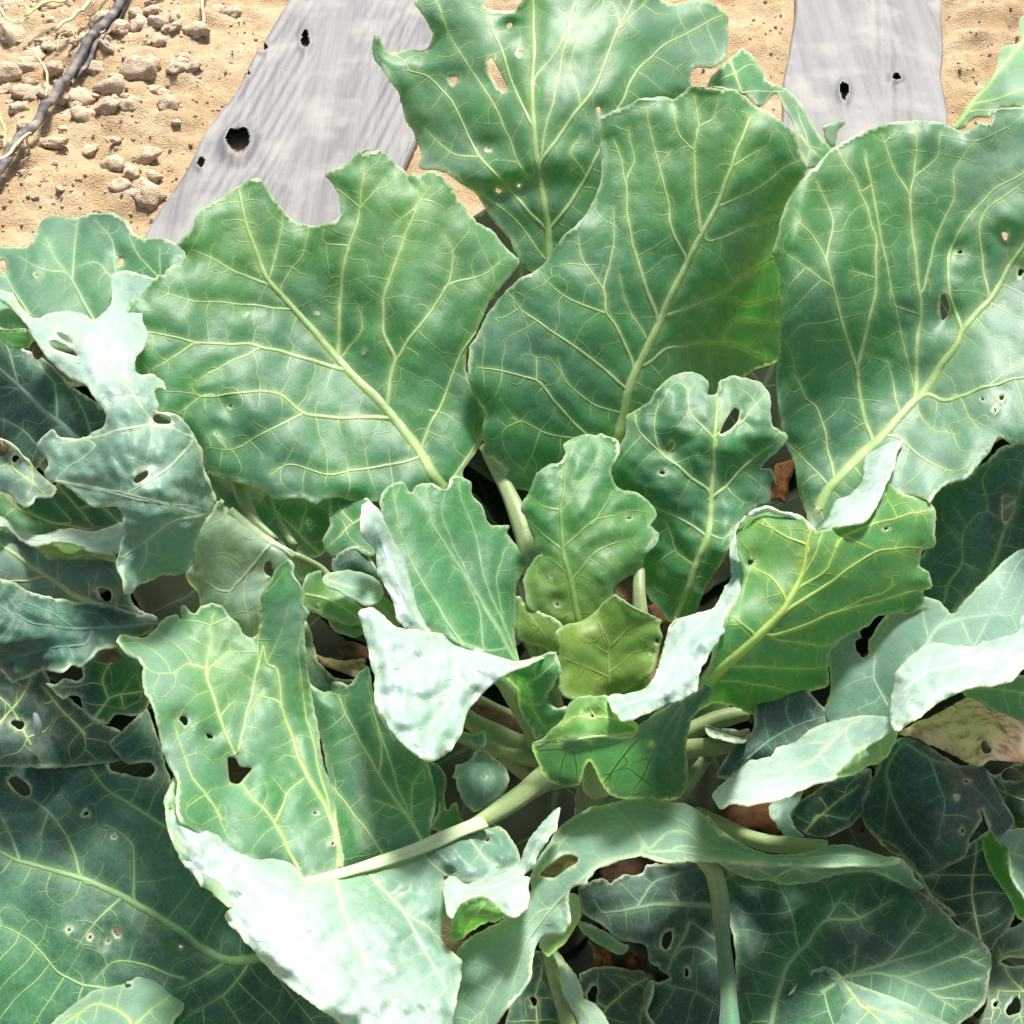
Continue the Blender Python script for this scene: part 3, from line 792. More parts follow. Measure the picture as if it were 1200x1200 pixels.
blade('leaf', 'c 975,405 1010,350 1030,330 1070,280 1110,220 1130,150 1190,130 1190,60 1260,30 1400,40 1560,160 1500,330 1350,390 1250,345 1200,335 1130,335 1090,365 1040,365 1010,400',
      'c 980,400,138 1130,200,140 1250,60,145 1200,330,134 1450,250,136', FAR, [(5, 'c 985,400 1060,300 1130,210 1190,140 1260,50'), (3, 'c 1040,330 1130,300 1250,250'), (3, 'c 1040,350 1120,345 1250,330')], c='G', c2='U', mix=.3,
      spots=[(1180, 110, 40, 'U', .5)])
tube('leaf_stalk', 'c 985,398,138 950,430,140 900,520,142 1000,700,150 1300,900,165', [4, 6, 8, 9, 9], FAR, 'S')

# ---- young leaves round the heart
blade('leaf', 'f -42,230 -30,225 30,190 50,160 80,125 110,105 150,97 190,105 215,130 210,165 240,165 250,125 290,110 320,115 370,130 400,165 405,220 415,265 455,285 460,305 430,340 395,370 375,400 410,400 425,440 415,500 370,510 330,540 310,560 290,620 260,690 210,760 190,800 170,850 130,880 80,870 40,820 10,750 -20,640 -40,560 -80,450 -92,390 -75,350 -42,290',
      'f 110,850,102.5 220,560,101.5 235,300,102 150,100,105 370,140,105 455,295,102.5 -80,400,103 0,260,103 30,700,103 280,640,100 400,450,103.5', BIG,
      [(8, 'f 115,860 170,720 210,600 220,480 235,300 242,185'), (4, 'f 217,470 100,380 0,285 -15,220'), (4, 'f 225,490 320,400 430,310'), (3, 'f 237,310 160,230 150,150'), (3.2, 'f 208,610 120,550 0,500'), (2.6, 'f 210,600 260,615 290,600'),
       (3, 'f 175,710 110,650 80,560'), (3, 'f 240,290 320,250 390,170'), (2.4, 'f 60,335 45,260 60,190')],
      ['f 95,332,4.5,7', 'f 250,290 270,240 295,206 312,215 308,245 285,272', 'f 70,410,3,3'], c='G', c2='B', mix=.3, spots=[(905, 575, 22, 'U', .7), (800, 690, 40, 'G', .5)], blister=2.0, ripple=1.1)
blade('leaf', 'e 750,350 745,325 770,305 800,292 830,288 850,295 865,287 890,300 915,310 920,340 905,380 895,400 905,440 930,462 970,470 1000,490 1025,515 1040,545 1020,575 1045,600 1040,630 1005,670 1000,700 970,730 920,750 905,780 900,830 880,870 800,920 760,920 720,890 680,860 640,830 630,790 620,750 630,720 655,680 680,660 660,655 655,620 640,590 625,550 610,530 615,500 640,460 660,410 700,390 740,380',
      'e 800,890,96.5 740,530,98.5 830,290,102 1040,560,100.5 620,540,99 650,780,97 930,700,97.5 900,450,100', BIG,
      [(6, 'e 800,880 770,760 745,650 740,530 750,430 772,320'), (2.8, 'e 740,525 690,520 640,480'), (2.6, 'e 740,530 800,450 870,340'), (2.6, 'e 748,650 680,600 640,560'), (3, 'e 750,640 850,560 960,530 1020,540'), (3, 'e 775,740 860,650 960,620'), (2.4, 'e 770,740 700,680 640,720'), (2, 'e 850,560 900,470')],
      ['e 728,822,1.8,2.4', 'e 710,733,1.4,1.4', 'e 952,552,3,1.5'], c='G', c2='G', spots=[(680, 740, 70, 'Y', .9), (630, 700, 45, 'Y', .7), (720, 640, 60, 'Y', .25)], vcol=(.22, .36, .09), blister=1.6, netcol=.5, rim=.8)
blade('leaf', 'e 600,800 640,820 700,850 745,890 790,1000 760,1060 720,1010 690,960 640,945 606,925 603,860', 'e 605,860,97 740,900,95.5 700,960,95.5 780,1050,95.5', BIG, [(2.5, 'e 770,1040 700,940 640,850')], c='Y', c2='G', mix=.2, vcol=(.26, .34, .08))
blade('leaf', 'e 728,900 760,880 800,872 840,850 870,820 906,792 940,812 975,835 1020,855 1060,870 1048,890 1056,925 1045,960 1035,1010 1010,1050 960,1085 900,1110 850,1115 800,1120 750,1110 728,1070 738,1020 728,1000 740,960 730,930',
      'e 760,900,94.2 905,795,94.8 1055,880,94 890,900,95.2 890,1000,95 740,1020,93.4 900,1110,94.3 1030,1010,93.2', BIG, [(4, 'e 890,1105 890,960 870,900 850,870'), (2.8, 'e 890,960 960,890 1040,875'), (2.6, 'e 890,975 800,920'), (2.4, 'e 890,1040 960,980 1030,960'), (2.4, 'e 888,1050 800,1010 750,990')],
      ['e 1040,935,2,4', 'e 1022,975,1.5,2'], c='Y', c2='L', mix=.25, vcol=(.27, .34, .08), blister=1.2, jag=.7, netcol=.4, label='small yellow-green heart leaf in the middle of the rosette', rim=.5)
blade('leaf', 'e 760,1000 820,960 960,960 1020,1010 1010,1080 900,1120 800,1120 755,1080', 'e 760,1000,96 890,970,96.5 1020,1020,95.5 900,1110,95.5', BIG, c='Y', net=False)
tube('leaf_stalk', 'e 985,715,99 985,780,98 990,860,97.5', [7, 8, 9], BIG, 'S')
tube('leaf_stalk', 'e 500,330,108.5 560,440,105.5  605,540,103 640,660,101.5 680,830,101.5 700,1000,103', [6, 9, 11, 12, 13, 13], BIG, 'S')
tube('leaf_stalk', 'e 915,330,106.5 900,480,105 880,700,104 800,1000,105', [5, 7, 9, 11], BIG, 'S')
tube('leaf_stalk', 'f 560,520,105.5 480,700,105 330,900,104 150,1150,104', [5, 8, 11, 12], BIG, 'S')
tube('leaf_stalk', 'f 115,860,102.5 90,960,102.5 60,1150,104', [4, 7, 10], BIG, 'S')
tube('leaf_stalk', 'p 522,575,103.2 570,640,102.5 620,740,102.5 660,860,104', [5, 7, 10, 12], BIG, 'S')
tube('stem', 'p 705,1010,112 702,930,107 700,870,102.5 705,815,97.5', [30, 30, 25, 12], BIG, 'S', ring=16, bump=.03)

# ---- folded young leaf left of the heart: upright half, white turned-out half, green lobe
L9 = blade('leaf', 'e 175,510 185,470 220,440 250,440 270,470 285,445 330,440 380,460 400,425 430,425 460,440 460,480 500,520 520,570 580,575 570,600 600,640 635,650 640,690 620,720 605,750 600,800 605,870 600,930 605,1010 560,1000 500,985 430,950 370,920 300,890 250,800 215,700 190,600',
      'e 600,990,95.5 430,930,93.5 300,850,93.5 200,600,97 220,440,100 430,425,101.5 560,580,101.5 635,660,101 605,860,98.5 400,700,98', BIG,
      [(5, 'e 600,1000 540,890 460,760 380,640 330,560 315,450'), (3.4, 'e 500,960 490,850 440,740 400,700'), (4, 'e 430,940 340,800 270,680 230,560 220,460'), (3, 'e 600,980 560,880 500,740 480,620 440,520 420,440'), (2.4, 'e 470,770 370,560 380,470'), (2.4, 'e 560,880 540,740 570,640')],
      c='G', c2='B', mix=.3, vcol=(.26, .42, .20), blister=1.2)
blade('turned_margin', 'e 120,520 135,503 165,520 185,560 215,620 260,700 270,750 300,850 340,915 260,905 228,868 225,830 205,790 165,720 160,650 120,600', 'e 135,510,95.5 185,560,96 120,590,94 260,720,94 165,720,92.5 300,880,91.8 230,860,91', L9,
      [(2.5, 'e 330,912 270,830 215,730 170,620')], c='U', c2='W', mix=.5, mat=M_WAX, under=False, blister=1.5, vcol=(.42, .52, .40), netcol=.3)
blade('turned_margin', 'e 110,840 150,830 185,855 225,890 300,905 340,912 420,930 500,972 600,1000 660,990 735,968 690,992 600,1022 560,1045 500,1095 465,1130 445,1165 h 430,290 400,340 360,370 325,375 290,355 240,320 200,280 165,210 150,160 155,120 145,60 130,0 e 115,870',
      'e 110,840,92.5 230,890,91.5 340,915,92 500,970,92.5 735,968,94 560,1045,90 h 330,375,82.5 150,120,87 430,280,86 300,200,86.5', L9,
      [(5, 'e 640,995 560,985 480,965 410,930 340,912 270,890'), (5, 'e 420,937 415,1000 400,1080 370,1150 320,1220'), (3, 'e 345,920 330,970 280,1030'), (2.5, 'e 410,1040 460,1100'), (2.5, 'e 395,1090 300,1130 200,1120'), (2.5, 'e 280,1030 200,1020 150,1050')],
      c='U', c2='W', mix=.55, mat=M_WAX, blister=3.2, vcol=(.44, .52, .36), netcol=.35, ripple=1.2)
blade('side_lobe', 'h 560,110 600,80 650,55 720,35 740,95 720,130 700,170 695,200 725,215 755,210 750,240 700,290 660,310 650,280 610,210 600,150', 'h 560,110,92 720,40,93.5 740,100,92.5 700,200,93.5 755,215,92 660,310,94.5 610,210,94.5', L9,
      [(2.5, 'h 570,110 640,130 700,90 730,60'), (2, 'h 610,190 680,200'), (2, 'h 620,130 660,220 690,270')], c='G', blister=.8)
tube('leaf_stalk', 'e 500,1030,94.5 560,1060,95.5 h 610,190,96.5 660,290,98.5 690,420,103', [8, 13, 15, 14, 14], BIG, 'S')
tube('leaf_stalk', 'D 240,230,101 330,290,101 460,350,101 600,400,101.5 760,470,104', [11, 12, 12, 12, 12], BIG, 'S')
tube('leaf_stalk', 'D 200,320,98 330,370,98.5 450,415,99 640,450,100 780,490,104', [7, 8, 8.5, 10, 11], BIG, 'S')
tube('leaf_stalk', 'D 440,420,101 560,500,101.5 700,530,103', [10, 12, 12], BIG, 'S')
blade('leaf', 'D 215,520 230,470 290,440 310,400 350,395 400,430 450,480 465,540 440,600 390,650 340,680 300,690 250,640 220,570', 'D 215,520,95 330,400,97 465,540,96 320,690,93 340,540,94.5', BIG,
      [(2, 'D 340,680 350,560 350,430'), (1.8, 'D 350,560 270,520'), (1.8, 'D 350,550 430,510')], ['D 348,520,1.5,1.5'], c='B', c2='U', mix=.25, vcol=(.16, .26, .2), label='small round blue-green leaf above the thick lower stalk')
blade('leaf', 'D 60,440 130,460 170,530 160,620 170,690 110,760 50,740 20,600', 'D 60,450,99 170,560,99 100,760,98', BIG, c='B')
blade('leaf', 'D 110,760 130,700 150,640 180,680 215,650 230,720 260,760 200,800', 'D 110,760,95 180,660,97 260,760,95', BIG, c='G')
blade('leaf', 'D 270,345 300,325 345,305 350,330 345,375 300,370', 'D 270,345,97 350,310,97 340,370,96', BIG, c='B', net=False)

# ---- curled leaf in front on the right
L10 = blade('leaf', 'f 325,740 305,680 292,640 295,600 320,560 350,530 400,518 440,532 500,543 548,592 600,584 640,575 690,565 730,520 770,440 820,475 880,495 920,520 925,560 918,600 920,640 885,655 880,700 905,720 915,770 885,780 880,830 800,850 740,860 700,890 640,920 600,960 590,1020 590,1080 i 500,170 420,235 350,232 300,208 250,197 200,205 165,235 150,200 f 180,1090 240,950 260,890 290,820',
      'f 190,1090,93.5 330,960,93.2 440,850,93.8 530,620,96 320,560,97.5 330,720,96 640,580,97 620,720,95.6 920,530,101 905,760,100 740,850,98.5 590,1040,98.5 i 200,200,96.5 420,225,98.5 f 760,450,101.5', BIG,
      [(12, 'f 175,1110 330,960 440,850 480,790 510,720 530,610 540,590'), (3.6, 'f 525,640 420,590 380,550'), (3.2, 'f 500,740 545,670 570,590'), (3.4, 'f 495,775 590,710 620,620'), (4, 'f 455,810 410,740 350,705'), (3.6, 'f 355,915 280,860'),
       (4.2, 'f 450,850 600,750 700,680 760,650 890,640'), (3.4, 'f 640,610 760,560 920,525'), (4.2, 'f 430,920 560,870 700,820 910,770'), (3, 'f 560,870 720,800 800,760'), (3.6, 'f 300,1015 450,1020 580,1020'), (3, 'f 430,930 560,950 600,940'), (2.6, 'f 640,610 730,650'), (3, 'f 240,1060 400,1080 500,1100')],
      ['f 345,690,3,4', 'f 770,585,2.5,2'], c='L', c2='G', mix=.55, under=True, spots=[(900, 640, 60, 'L', .6), (870, 760, 50, 'G', .7)], vcol=(.46, .56, .12), blister=.7)
blade('turned_margin', 'h 890,180 940,170 1000,150 1030,110 e 1040,1020 1060,960 1080,890 1100,870 f 90,900 110,870 170,850 230,830 270,760 285,735 280,680 285,620 310,570 335,540 300,600 305,680 335,730 320,780 290,820 260,880 255,930 235,955 185,1040 180,1085 160,1100 100,1130 40,1155 h 985,240 930,252 915,225',
      'h 890,180,87.5 985,235,83.5 f 90,900,93.5 180,1085,87.5 250,940,91 230,830,96 330,730,96.5 290,640,96.5 330,545,98', L10, [(3, 'h 930,210 1040,160 f 130,950 250,830 310,740')], net=True, c='W', c2='U', mix=.45, blister=3.2, vcol=(.46, .56, .48), netcol=.3)
blade('turned_margin', 'f 550,592 590,550 610,500 650,480 690,440 700,370 720,325 760,290 800,278 825,285 825,310 800,350 780,420 740,510 700,565 640,578 590,590', 'f 550,592,96.5 640,480,101 640,578,95.5 700,565,97 720,330,107 825,290,106 780,420,101', L10, [(2.5, 'f 580,580 690,500 740,400 790,300')], c='W', c2='U', mix=.3, blister=2, vcol=(.46, .56, .48), netcol=.3)
blade('turned_margin', 'f 335,545 350,528 400,517 440,530 500,541 550,590 540,600 495,556 440,545 400,532 355,545', 'f 340,540,96.8 400,520,97 550,595,96', L10, c='W', net=False)
blade('front_lobe', 'h 656,325 690,305 710,280 745,250 750,220 770,190 800,178 885,175 905,215 915,235 935,235 975,255 985,272 960,300 900,305 800,308 720,318', 'h 656,325,90 760,190,89 885,175,88 985,270,86.5 800,308,87', L10,
      [(3.2, 'h 975,272 880,240 780,240 740,270'), (3, 'h 970,290 850,300 700,312'), (2.4, 'h 850,245 825,205'), (2.2, 'h 900,245 950,215')], ['h 840,235,3.5,2', 'h 925,240,3,4'], c='L', under=True, vcol=(.50, .58, .14))
blade('front_lobe', 'h 656,322 720,318 800,308 900,305 960,300 985,268 1060,215 1165,155 1200,100 1215,160 1150,250 1135,330 1140,420 1110,490 1060,495 1000,500 940,500 890,480 860,440 830,380 815,400 800,450 740,460 690,430 665,370', 'h 656,325,90.3 800,310,88 975,285,87.5 1165,155,92.5 1140,400,95 1000,500,96 870,430,94 740,455,95', L10,
      [(3.4, 'h 1110,185 1000,290 860,460'), (2.8, 'h 1110,210 1040,330 1000,420 960,490'), (2.6, 'h 1120,220 1080,330 1090,430'), (2.4, 'h 1000,290 880,330 760,340')], ['h 1025,325,1.5,2'], c='B', c2='K', mix=.4, under=True, vcol=(.22, .34, .16), blister=.7)
blade('leaf', 'h 800,380 850,370 870,440 900,480 850,500 810,470', 'h 800,380,97 850,370,97 860,490,97', BIG, c='S', net=False)

# ---- stalks and dark leaves under the curled leaf
tube('leaf_stalk', 'F 380,220,103 250,250,102.5 110,310,102.5 -60,420,104', [9, 11, 12, 13], BIG, 'S')
tube('leaf_stalk', 'F 400,330,99 250,375,99 110,390,100 -100,450,104', [10, 11, 12, 12], BIG, 'S')
tube('leaf_stalk', 'F 290,200,105 180,210,104.5 90,300,104', [7, 8, 8], BIG, 'S')
tube('leaf_stalk', 'F 190,440,101 100,560,101 10,660,103', [8, 9, 10], BIG, 'S')
tube('leaf_stalk', 'F 760,850,94 620,840,94.5 480,830,95.5 350,790,97 150,700,102', [8, 10, 10, 10, 11], BIG, 'S', color2='S')
blade('leaf', 'F 185,280 210,262 260,285 330,300 370,330 375,350 320,355 240,340 195,310', 'F 185,280,98 300,320,97 375,345,97', BIG, c='K', net=False)
blade('leaf', 'F 240,515 260,480 290,430 330,380 390,320 420,280 415,220 420,180 450,120 500,70 560,45 605,20 640,70 680,130 720,180 770,220 830,250 900,330 760,400 560,450 400,470 300,530', 'F 245,510,95 420,200,97 605,20,99.5 820,250,97.5 560,330,96.5 400,450,94.5 900,330,97', BIG,
      [(3.5, 'F 380,440 480,360 600,290 720,250 800,250'), (2.5, 'F 600,290 560,200 590,100'), (2.2, 'F 480,360 460,260'), (2.2, 'F 700,255 660,190')], c='K', vcol=(.14, .26, .16))

# ---- broad leaf at the right: grey panels, white roll, drooping tongue
blade('leaf', 'f 905,500 925,465 1000,430 1080,380 1130,335 1200,310 1330,280 1400,500 1350,720 1200,680 1100,740 960,870 900,870 880,790 860,720 870,680 900,640 915,600', 'f 905,510,107 1200,320,107 1350,500,106 960,850,106 1100,600,106', BIG,
      [(5, 'G 980,500 1080,230 1160,60 f 1200,400 1230,330'), (3.4, 'G 725,630 760,520 830,400 840,230 920,110 980,90 970,0'), (2.4, 'G 980,95 1080,150'), (2.2, 'G 830,400 930,430'), (2, 'G 760,180 840,230')],
      ['G 1078,22 1115,12 1150,22 1142,90 1105,150 1080,150'], c='K', c2='B', mix=.3, vcol=(.20, .32, .12))
L13 = blade('leaf', 'G 50,1330 60,1150 45,1000 50,880 110,820 170,800 225,790 250,830 215,860 230,930 255,955 285,920 290,850 330,780 400,700 470,680 540,680 590,620 605,580 690,620 745,660 770,695 830,650 900,570 960,500 1020,440 1080,390 1140,340 1200,310 1300,270 1450,600 1300,900 1000,1000 750,1000 600,950 560,1060 520,1180 430,1330', 'G 60,1300,97 60,900,101 300,850,100.5 500,690,101 605,590,102 600,860,96.5 770,695,99.5 1200,310,103.5 1300,500,104 1100,800,96 400,1200,95', BIG,
      [(6, 'G 500,1000 600,900 650,830 760,740 990,700 1100,690'), (3.6, 'G 905,880 1000,700 1100,530 1200,370 1260,280'), (3, 'G 1040,470 1200,440'), (3, 'G 650,830 610,700 615,600'), (3, 'G 680,800 760,700'), (3, 'G 400,1240 320,1080 330,900 400,760'), (2.5, 'G 1120,700 1200,550')],
      c='U', c2='B', mix=.55, spots=[(1180, 690, 70, 'U', .7), (1030, 800, 60, 'B', .5)], vcol=(.30, .42, .32), blister=.8)
blade('turned_margin', 'i 780,240 785,180 G 440,1100 460,1030 500,980 560,920 610,890 660,868 720,870 780,882 905,882 1000,800 1080,740 1200,695 1310,640 1370,720 1330,950 1200,1010 1140,1070 1060,1110 980,1120 900,1130 830,1150 770,1180 700,1215 i 880,235 830,262 800,278', 'i 780,240,88.5 G 460,1030,92 660,868,96 905,882,94 1200,695,99 1400,900,91 1140,1070,87.5 830,1150,86.5 i 800,278,86.5', L13,
      [(3.5, 'G 480,1150 620,1040 800,990 1000,980 1200,860'), (2.5, 'G 800,990 900,900'), (2.5, 'G 1000,980 1100,820'), (2.5, 'G 620,1040 650,950')], ['G 1158,780,1.5,1.5', 'G 965,988,1.5,1'], c='W', c2='U', mix=.3, spots=[(1080, 775, 16, 'U', .7), (1172, 740, 16, 'U', .7), (1100, 770, 40, 'U', .5)], vcol=(.46, .56, .48), netcol=.3, blister=3.0)
L11 = blade('leaf', 'F 230,590 260,555 320,510 360,460 390,440 440,430 490,420 520,380 600,360 680,300 750,270 820,250 900,235 1000,233 1055,250 1075,290 1010,340 940,380 880,440 830,490 800,528 760,540 680,560 600,595 520,630 450,640 380,650 330,635 300,640 262,660 240,620', 'F 230,590,86.5 380,645,84 440,430,91.5 600,360,93.5 900,235,95 1070,280,90 830,490,87.5 600,595,84.5 700,430,90', BIG,
      [(6.5, 'F 600,480 700,430 770,360 850,280 950,240'), (3, 'F 770,360 640,370'), (3, 'F 720,420 760,470 820,490'), (2.6, 'F 850,290 840,340 880,400'), (2.6, 'F 600,480 500,480 400,520')], c='U', c2='W', mix=.35, spots=[(900, 910, 50, 'W', .8), (960, 870, 45, 'B', .35), (1020, 850, 30, 'B', .4)], mat=M_WAX, vcol=(.36, .46, .33), netcol=.35, blister=1.0)
blade('turned_margin', 'F 1085,285 1060,290 1000,330 940,375 900,405 860,450 820,492 800,528 840,520 875,515 910,500 950,470 1000,460 1050,420 1078,360 1092,295', 'F 1080,290,90 940,375,88.5 820,500,87.3 920,490,89.5 1050,420,91.5', L11, [(2.6, 'F 905,470 912,440 905,405'), (2.2, 'F 1000,440 1010,390 990,340')], c='L', c2='U', mix=.4, under=True)

# ---- big curled leaf at lower left
L14 = blade('leaf', 'B 560,765 585,738 640,740 690,735 730,700 780,650 830,640 842,668 858,650 848,600 870,598 910,635 940,600 1000,588 1040,610 1062,645 1110,680 1145,735 1190,755 C 215,830 245,815 255,770 262,700 275,620 300,560 340,500 382,461 412,490 420,540 455,600 455,660 500,715 470,755 462,830 470,900 485,1000 500,1100 510,1200 g 985,260 1000,330 1015,400 1040,470 1055,580 1075,700 1000,735 940,760 900,720 820,690 720,660 620,600 560,560 550,500 555,440 520,380 505,330 495,270 475,210 450,165 440,65 400,45 378,20',
      'B 560,765,90.5 700,740,93 1000,590,95.5 C 215,830,94.5 382,465,95 490,800,94 g 450,165,87 560,150,89.5 700,150,92 640,450,86 800,350,90 1010,350,92.5 960,420,90.3 1070,700,87 940,745,84.5 560,540,83', BIG,
      [(6, 'g 1065,705 1040,570 960,420 910,300 880,200 865,90 C 290,950 270,870'), (4.4, 'g 740,370 690,250 650,100 660,0 B 980,720 1000,640'), (3, 'g 740,360 770,240 830,150'), (5, 'g 940,720 850,560 770,460 740,420'), (3, 'g 690,235 730,190'), (3, 'g 650,90 720,40'), (2.6, 'g 650,90 590,70 550,100'), (3, 'g 860,570 900,480 960,420'), (2.6, 'g 870,190 790,170'), (3, 'g 1030,520 1000,400 960,250 940,100'), (2.8, 'g 700,560 640,480 590,400 540,250')],
      ['g 712,368 735,368 750,395 788,400 762,432 745,450 718,440', 'g 655,300,4,3', 'g 575,250,5,6', 'g 985,540,2,2', 'g 1040,635,2,3'], c='G', c2='U', mix=.35, spots=[(265, 780, 60, 'L', .8), (195, 800, 26, 'U', .8), (215, 880, 30, 'U', .7), (335, 720, 25, 'U', .4), (310, 930, 50, 'G', .5)], blister=1.5)
blade('turned_margin', 'g 515,510 530,470 545,430 556,455 552,520 590,550 640,590 740,635 800,650 880,665 920,690 945,735 h -40,755 80,725 200,685 300,650 400,590 480,565 560,590 600,650 605,690 560,735 500,752 440,757 395,738 375,748 385,800 400,835 375,880 365,918 385,965 430,1005 418,1090 408,1170 385,1280 200,1340 0,1330 g 1120,1250 1060,1190 1000,1150 930,1100 850,1040 790,970 720,890 700,850 722,828 670,800 610,740 560,680 530,600',
      'g 545,440,85 560,600,81.5 740,640,83.5 940,720,84.5 h 300,655,87 500,570,90 600,680,88 400,740,85.5 h 200,850,82 430,1005,79.5 400,1170,76 150,1000,78 100,1200,73.5 g 850,1040,74 700,840,78 1000,1150,72.5 h -50,900,78', L14,
      [(12, 'h 560,530 500,572 420,600 300,650 150,700 0,740 -60,755'), (5, 'h 40,745 60,850 90,910 130,1000'), (4, 'h 130,715 250,850 330,900 380,960'), (4, 'h 300,660 340,700 390,742'), (3, 'h 440,605 500,680 540,720'), (3, 'h 250,850 330,1000 390,1100'), (3, 'h 90,910 0,960'), (3, 'h -60,770 -100,900 -60,1050')],
      ['h 510,625,2.5,1.5', 'h 380,745,3,3'], c='U', c2='W', mix=.2, mat=M_WAX, spots=[(330, 1090, 90, 'W', 1), (240, 1000, 60, 'W', 1), (410, 1170, 70, 'W', .9), (590, 985, 55, 'B', .9), (520, 1000, 35, 'B', .6), (440, 1030, 70, 'G', .45), (510, 1090, 60, 'B', .55), (530, 960, 40, 'B', .6)], vcol=(.45, .55, .35), netcol=.35, blister=2.6)
blade('turned_margin', 'g 515,510 525,475 546,428 552,440 545,470 548,535 530,520 535,560 590,640 660,730 715,790 726,830 700,812 640,770 590,720 545,650 522,580', 'g 546,430,84 520,520,82 548,535,82.8 600,660,80 726,830,76.5 600,725,79', L14, c='L', c2='W', mix=.5, under=True, net=False)
blade('turned_margin', 'h 375,745 395,735 440,752 500,748 560,730 610,697 630,650 650,610 690,560 720,528 739,521 733,560 728,590 705,612 690,632 660,675 655,700 620,735 640,738 640,775 636,830 605,862 565,858 530,830 500,803 465,805 425,828 400,868 385,845 378,800', 'h 375,745,83.8 500,750,84.5 610,697,85.5 739,521,87 655,700,83.5 636,830,80.5 500,803,81 400,868,79.5', L14, [(3, 'h 400,780 520,775 620,720 680,620 730,540')], c='W', c2='U', mix=.3, blister=2, vcol=(.46, .56, .48), netcol=.3)
blade('turned_margin', 'h 386,930 395,880 410,850 430,822 465,803 500,802 530,828 565,860 500,890 440,922 405,938', 'h 395,920,81.5 430,820,79.3 565,860,79.8 500,800,80', L14, [(2.6, 'h 430,910 470,860 500,820'), (2, 'h 470,860 520,860')], c='L', under=True)
blade('side_lobe', 'g 1020,400 985,250 965,150 968,130 1000,160 1035,165 1040,130 1090,140 1120,100 1145,80 h 110,80 140,85 150,160 190,260 250,330 320,375 350,480 330,590 320,640 250,680 100,725 40,740 20,650 g 1060,620 1040,500', 'g 970,140,96 1145,85,96.5 h 330,380,93.5 330,600,90 100,725,88 g 1030,450,92.8 1060,620,89.5', L14,
      [(4.2, 'h 310,640 250,540 170,420 100,300 40,170'), (4, 'h 190,680 100,550 30,460'), (3.2, 'h 55,720 35,600 0,480'), (2.6, 'h 170,420 180,330 140,200'), (2.4, 'h 250,540 150,500'), (2.4, 'h 270,560 270,460 310,400')], c='G', c2='B', mix=.4, blister=1.2)
tube('midrib', 'h -95,756,84.4 0,742,84.3 150,700,85.2 300,648,86.7 420,596,88.6 500,566,89.8', [4, 7, 8, 9, 9.5, 9.5], L14, 'V', flat=.28)
tube('leaf_stalk', 'h 450,590,89.3 530,545,91.5 600,500,94 700,430,98 800,420,104', [8, 10.5, 13, 15, 16], BIG, 'S')

# ---- large dark leaf at bottom left
blade('leaf', 'g -100,350 0,338 60,330 100,300 140,290 210,293 250,320 290,320 295,295 320,305 330,340 340,400 400,420 460,430 485,410 475,385 440,378 400,385 370,360 340,320 380,280 420,250 455,205 480,260 500,330 560,500 700,740 820,900 900,1000 1000,1130 1100,1260 1000,1360 -100,1360 -160,900',
      'p 0,880,101 100,860,100.5 230,850,101 150,1000,95.5 300,1130,92 0,1200,90 330,1200,92 0,1050,94 350,1080,96', BIG,
      [(10, 'g 860,985 700,1000 560,910 420,820 260,745 60,690 0,660 -60,630'), (4, 'g 260,745 210,610 130,520 30,450'), (4, 'g 530,590 420,520 320,450 230,320'), (3.6, 'g 415,800 415,640 330,580'), (4, 'g 420,1110 300,1085 200,1050 80,930 0,890'), (3.4, 'g 580,1060 430,1010 350,1010 300,1060'), (3, 'g 330,850 260,930 240,960'), (3.4, 'g 60,690 20,580 0,540'), (5, 'g 700,1010 620,1060 560,1090'), (3, 'g 150,540 120,620'), (4, 'g 760,1040 700,1110 600,1160')],
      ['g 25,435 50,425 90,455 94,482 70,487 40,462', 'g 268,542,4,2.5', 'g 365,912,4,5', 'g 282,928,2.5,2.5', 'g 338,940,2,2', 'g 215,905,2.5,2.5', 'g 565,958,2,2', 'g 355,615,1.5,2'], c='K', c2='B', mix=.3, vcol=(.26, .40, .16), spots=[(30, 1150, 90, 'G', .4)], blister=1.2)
blade('leaf', 'g 130,1230 220,1150 290,1100 350,1085 400,1070 430,1050 480,1050 530,1075 565,1110 575,1150 540,1190 500,1300 50,1330', 'g 150,1210,84.5 290,1100,88 480,1050,91 575,1150,89 500,1290,82.5 50,1330,79 400,1130,86', BIG, [(4, 'g 460,1300 400,1180 300,1140 200,1200'), (3, 'g 420,1200 520,1120')], ['g 400,1078,3.5,4'], c='U', c2='B', mix=.45, label='pale folded leaf end at the bottom left edge')
blade('leaf', 'g 530,1230 560,1180 590,1165 640,1185 660,1240 600,1330 530,1330', 'g 530,1230,91 600,1170,91 620,1330,87', BIG, c='T', net=False, dry=True)

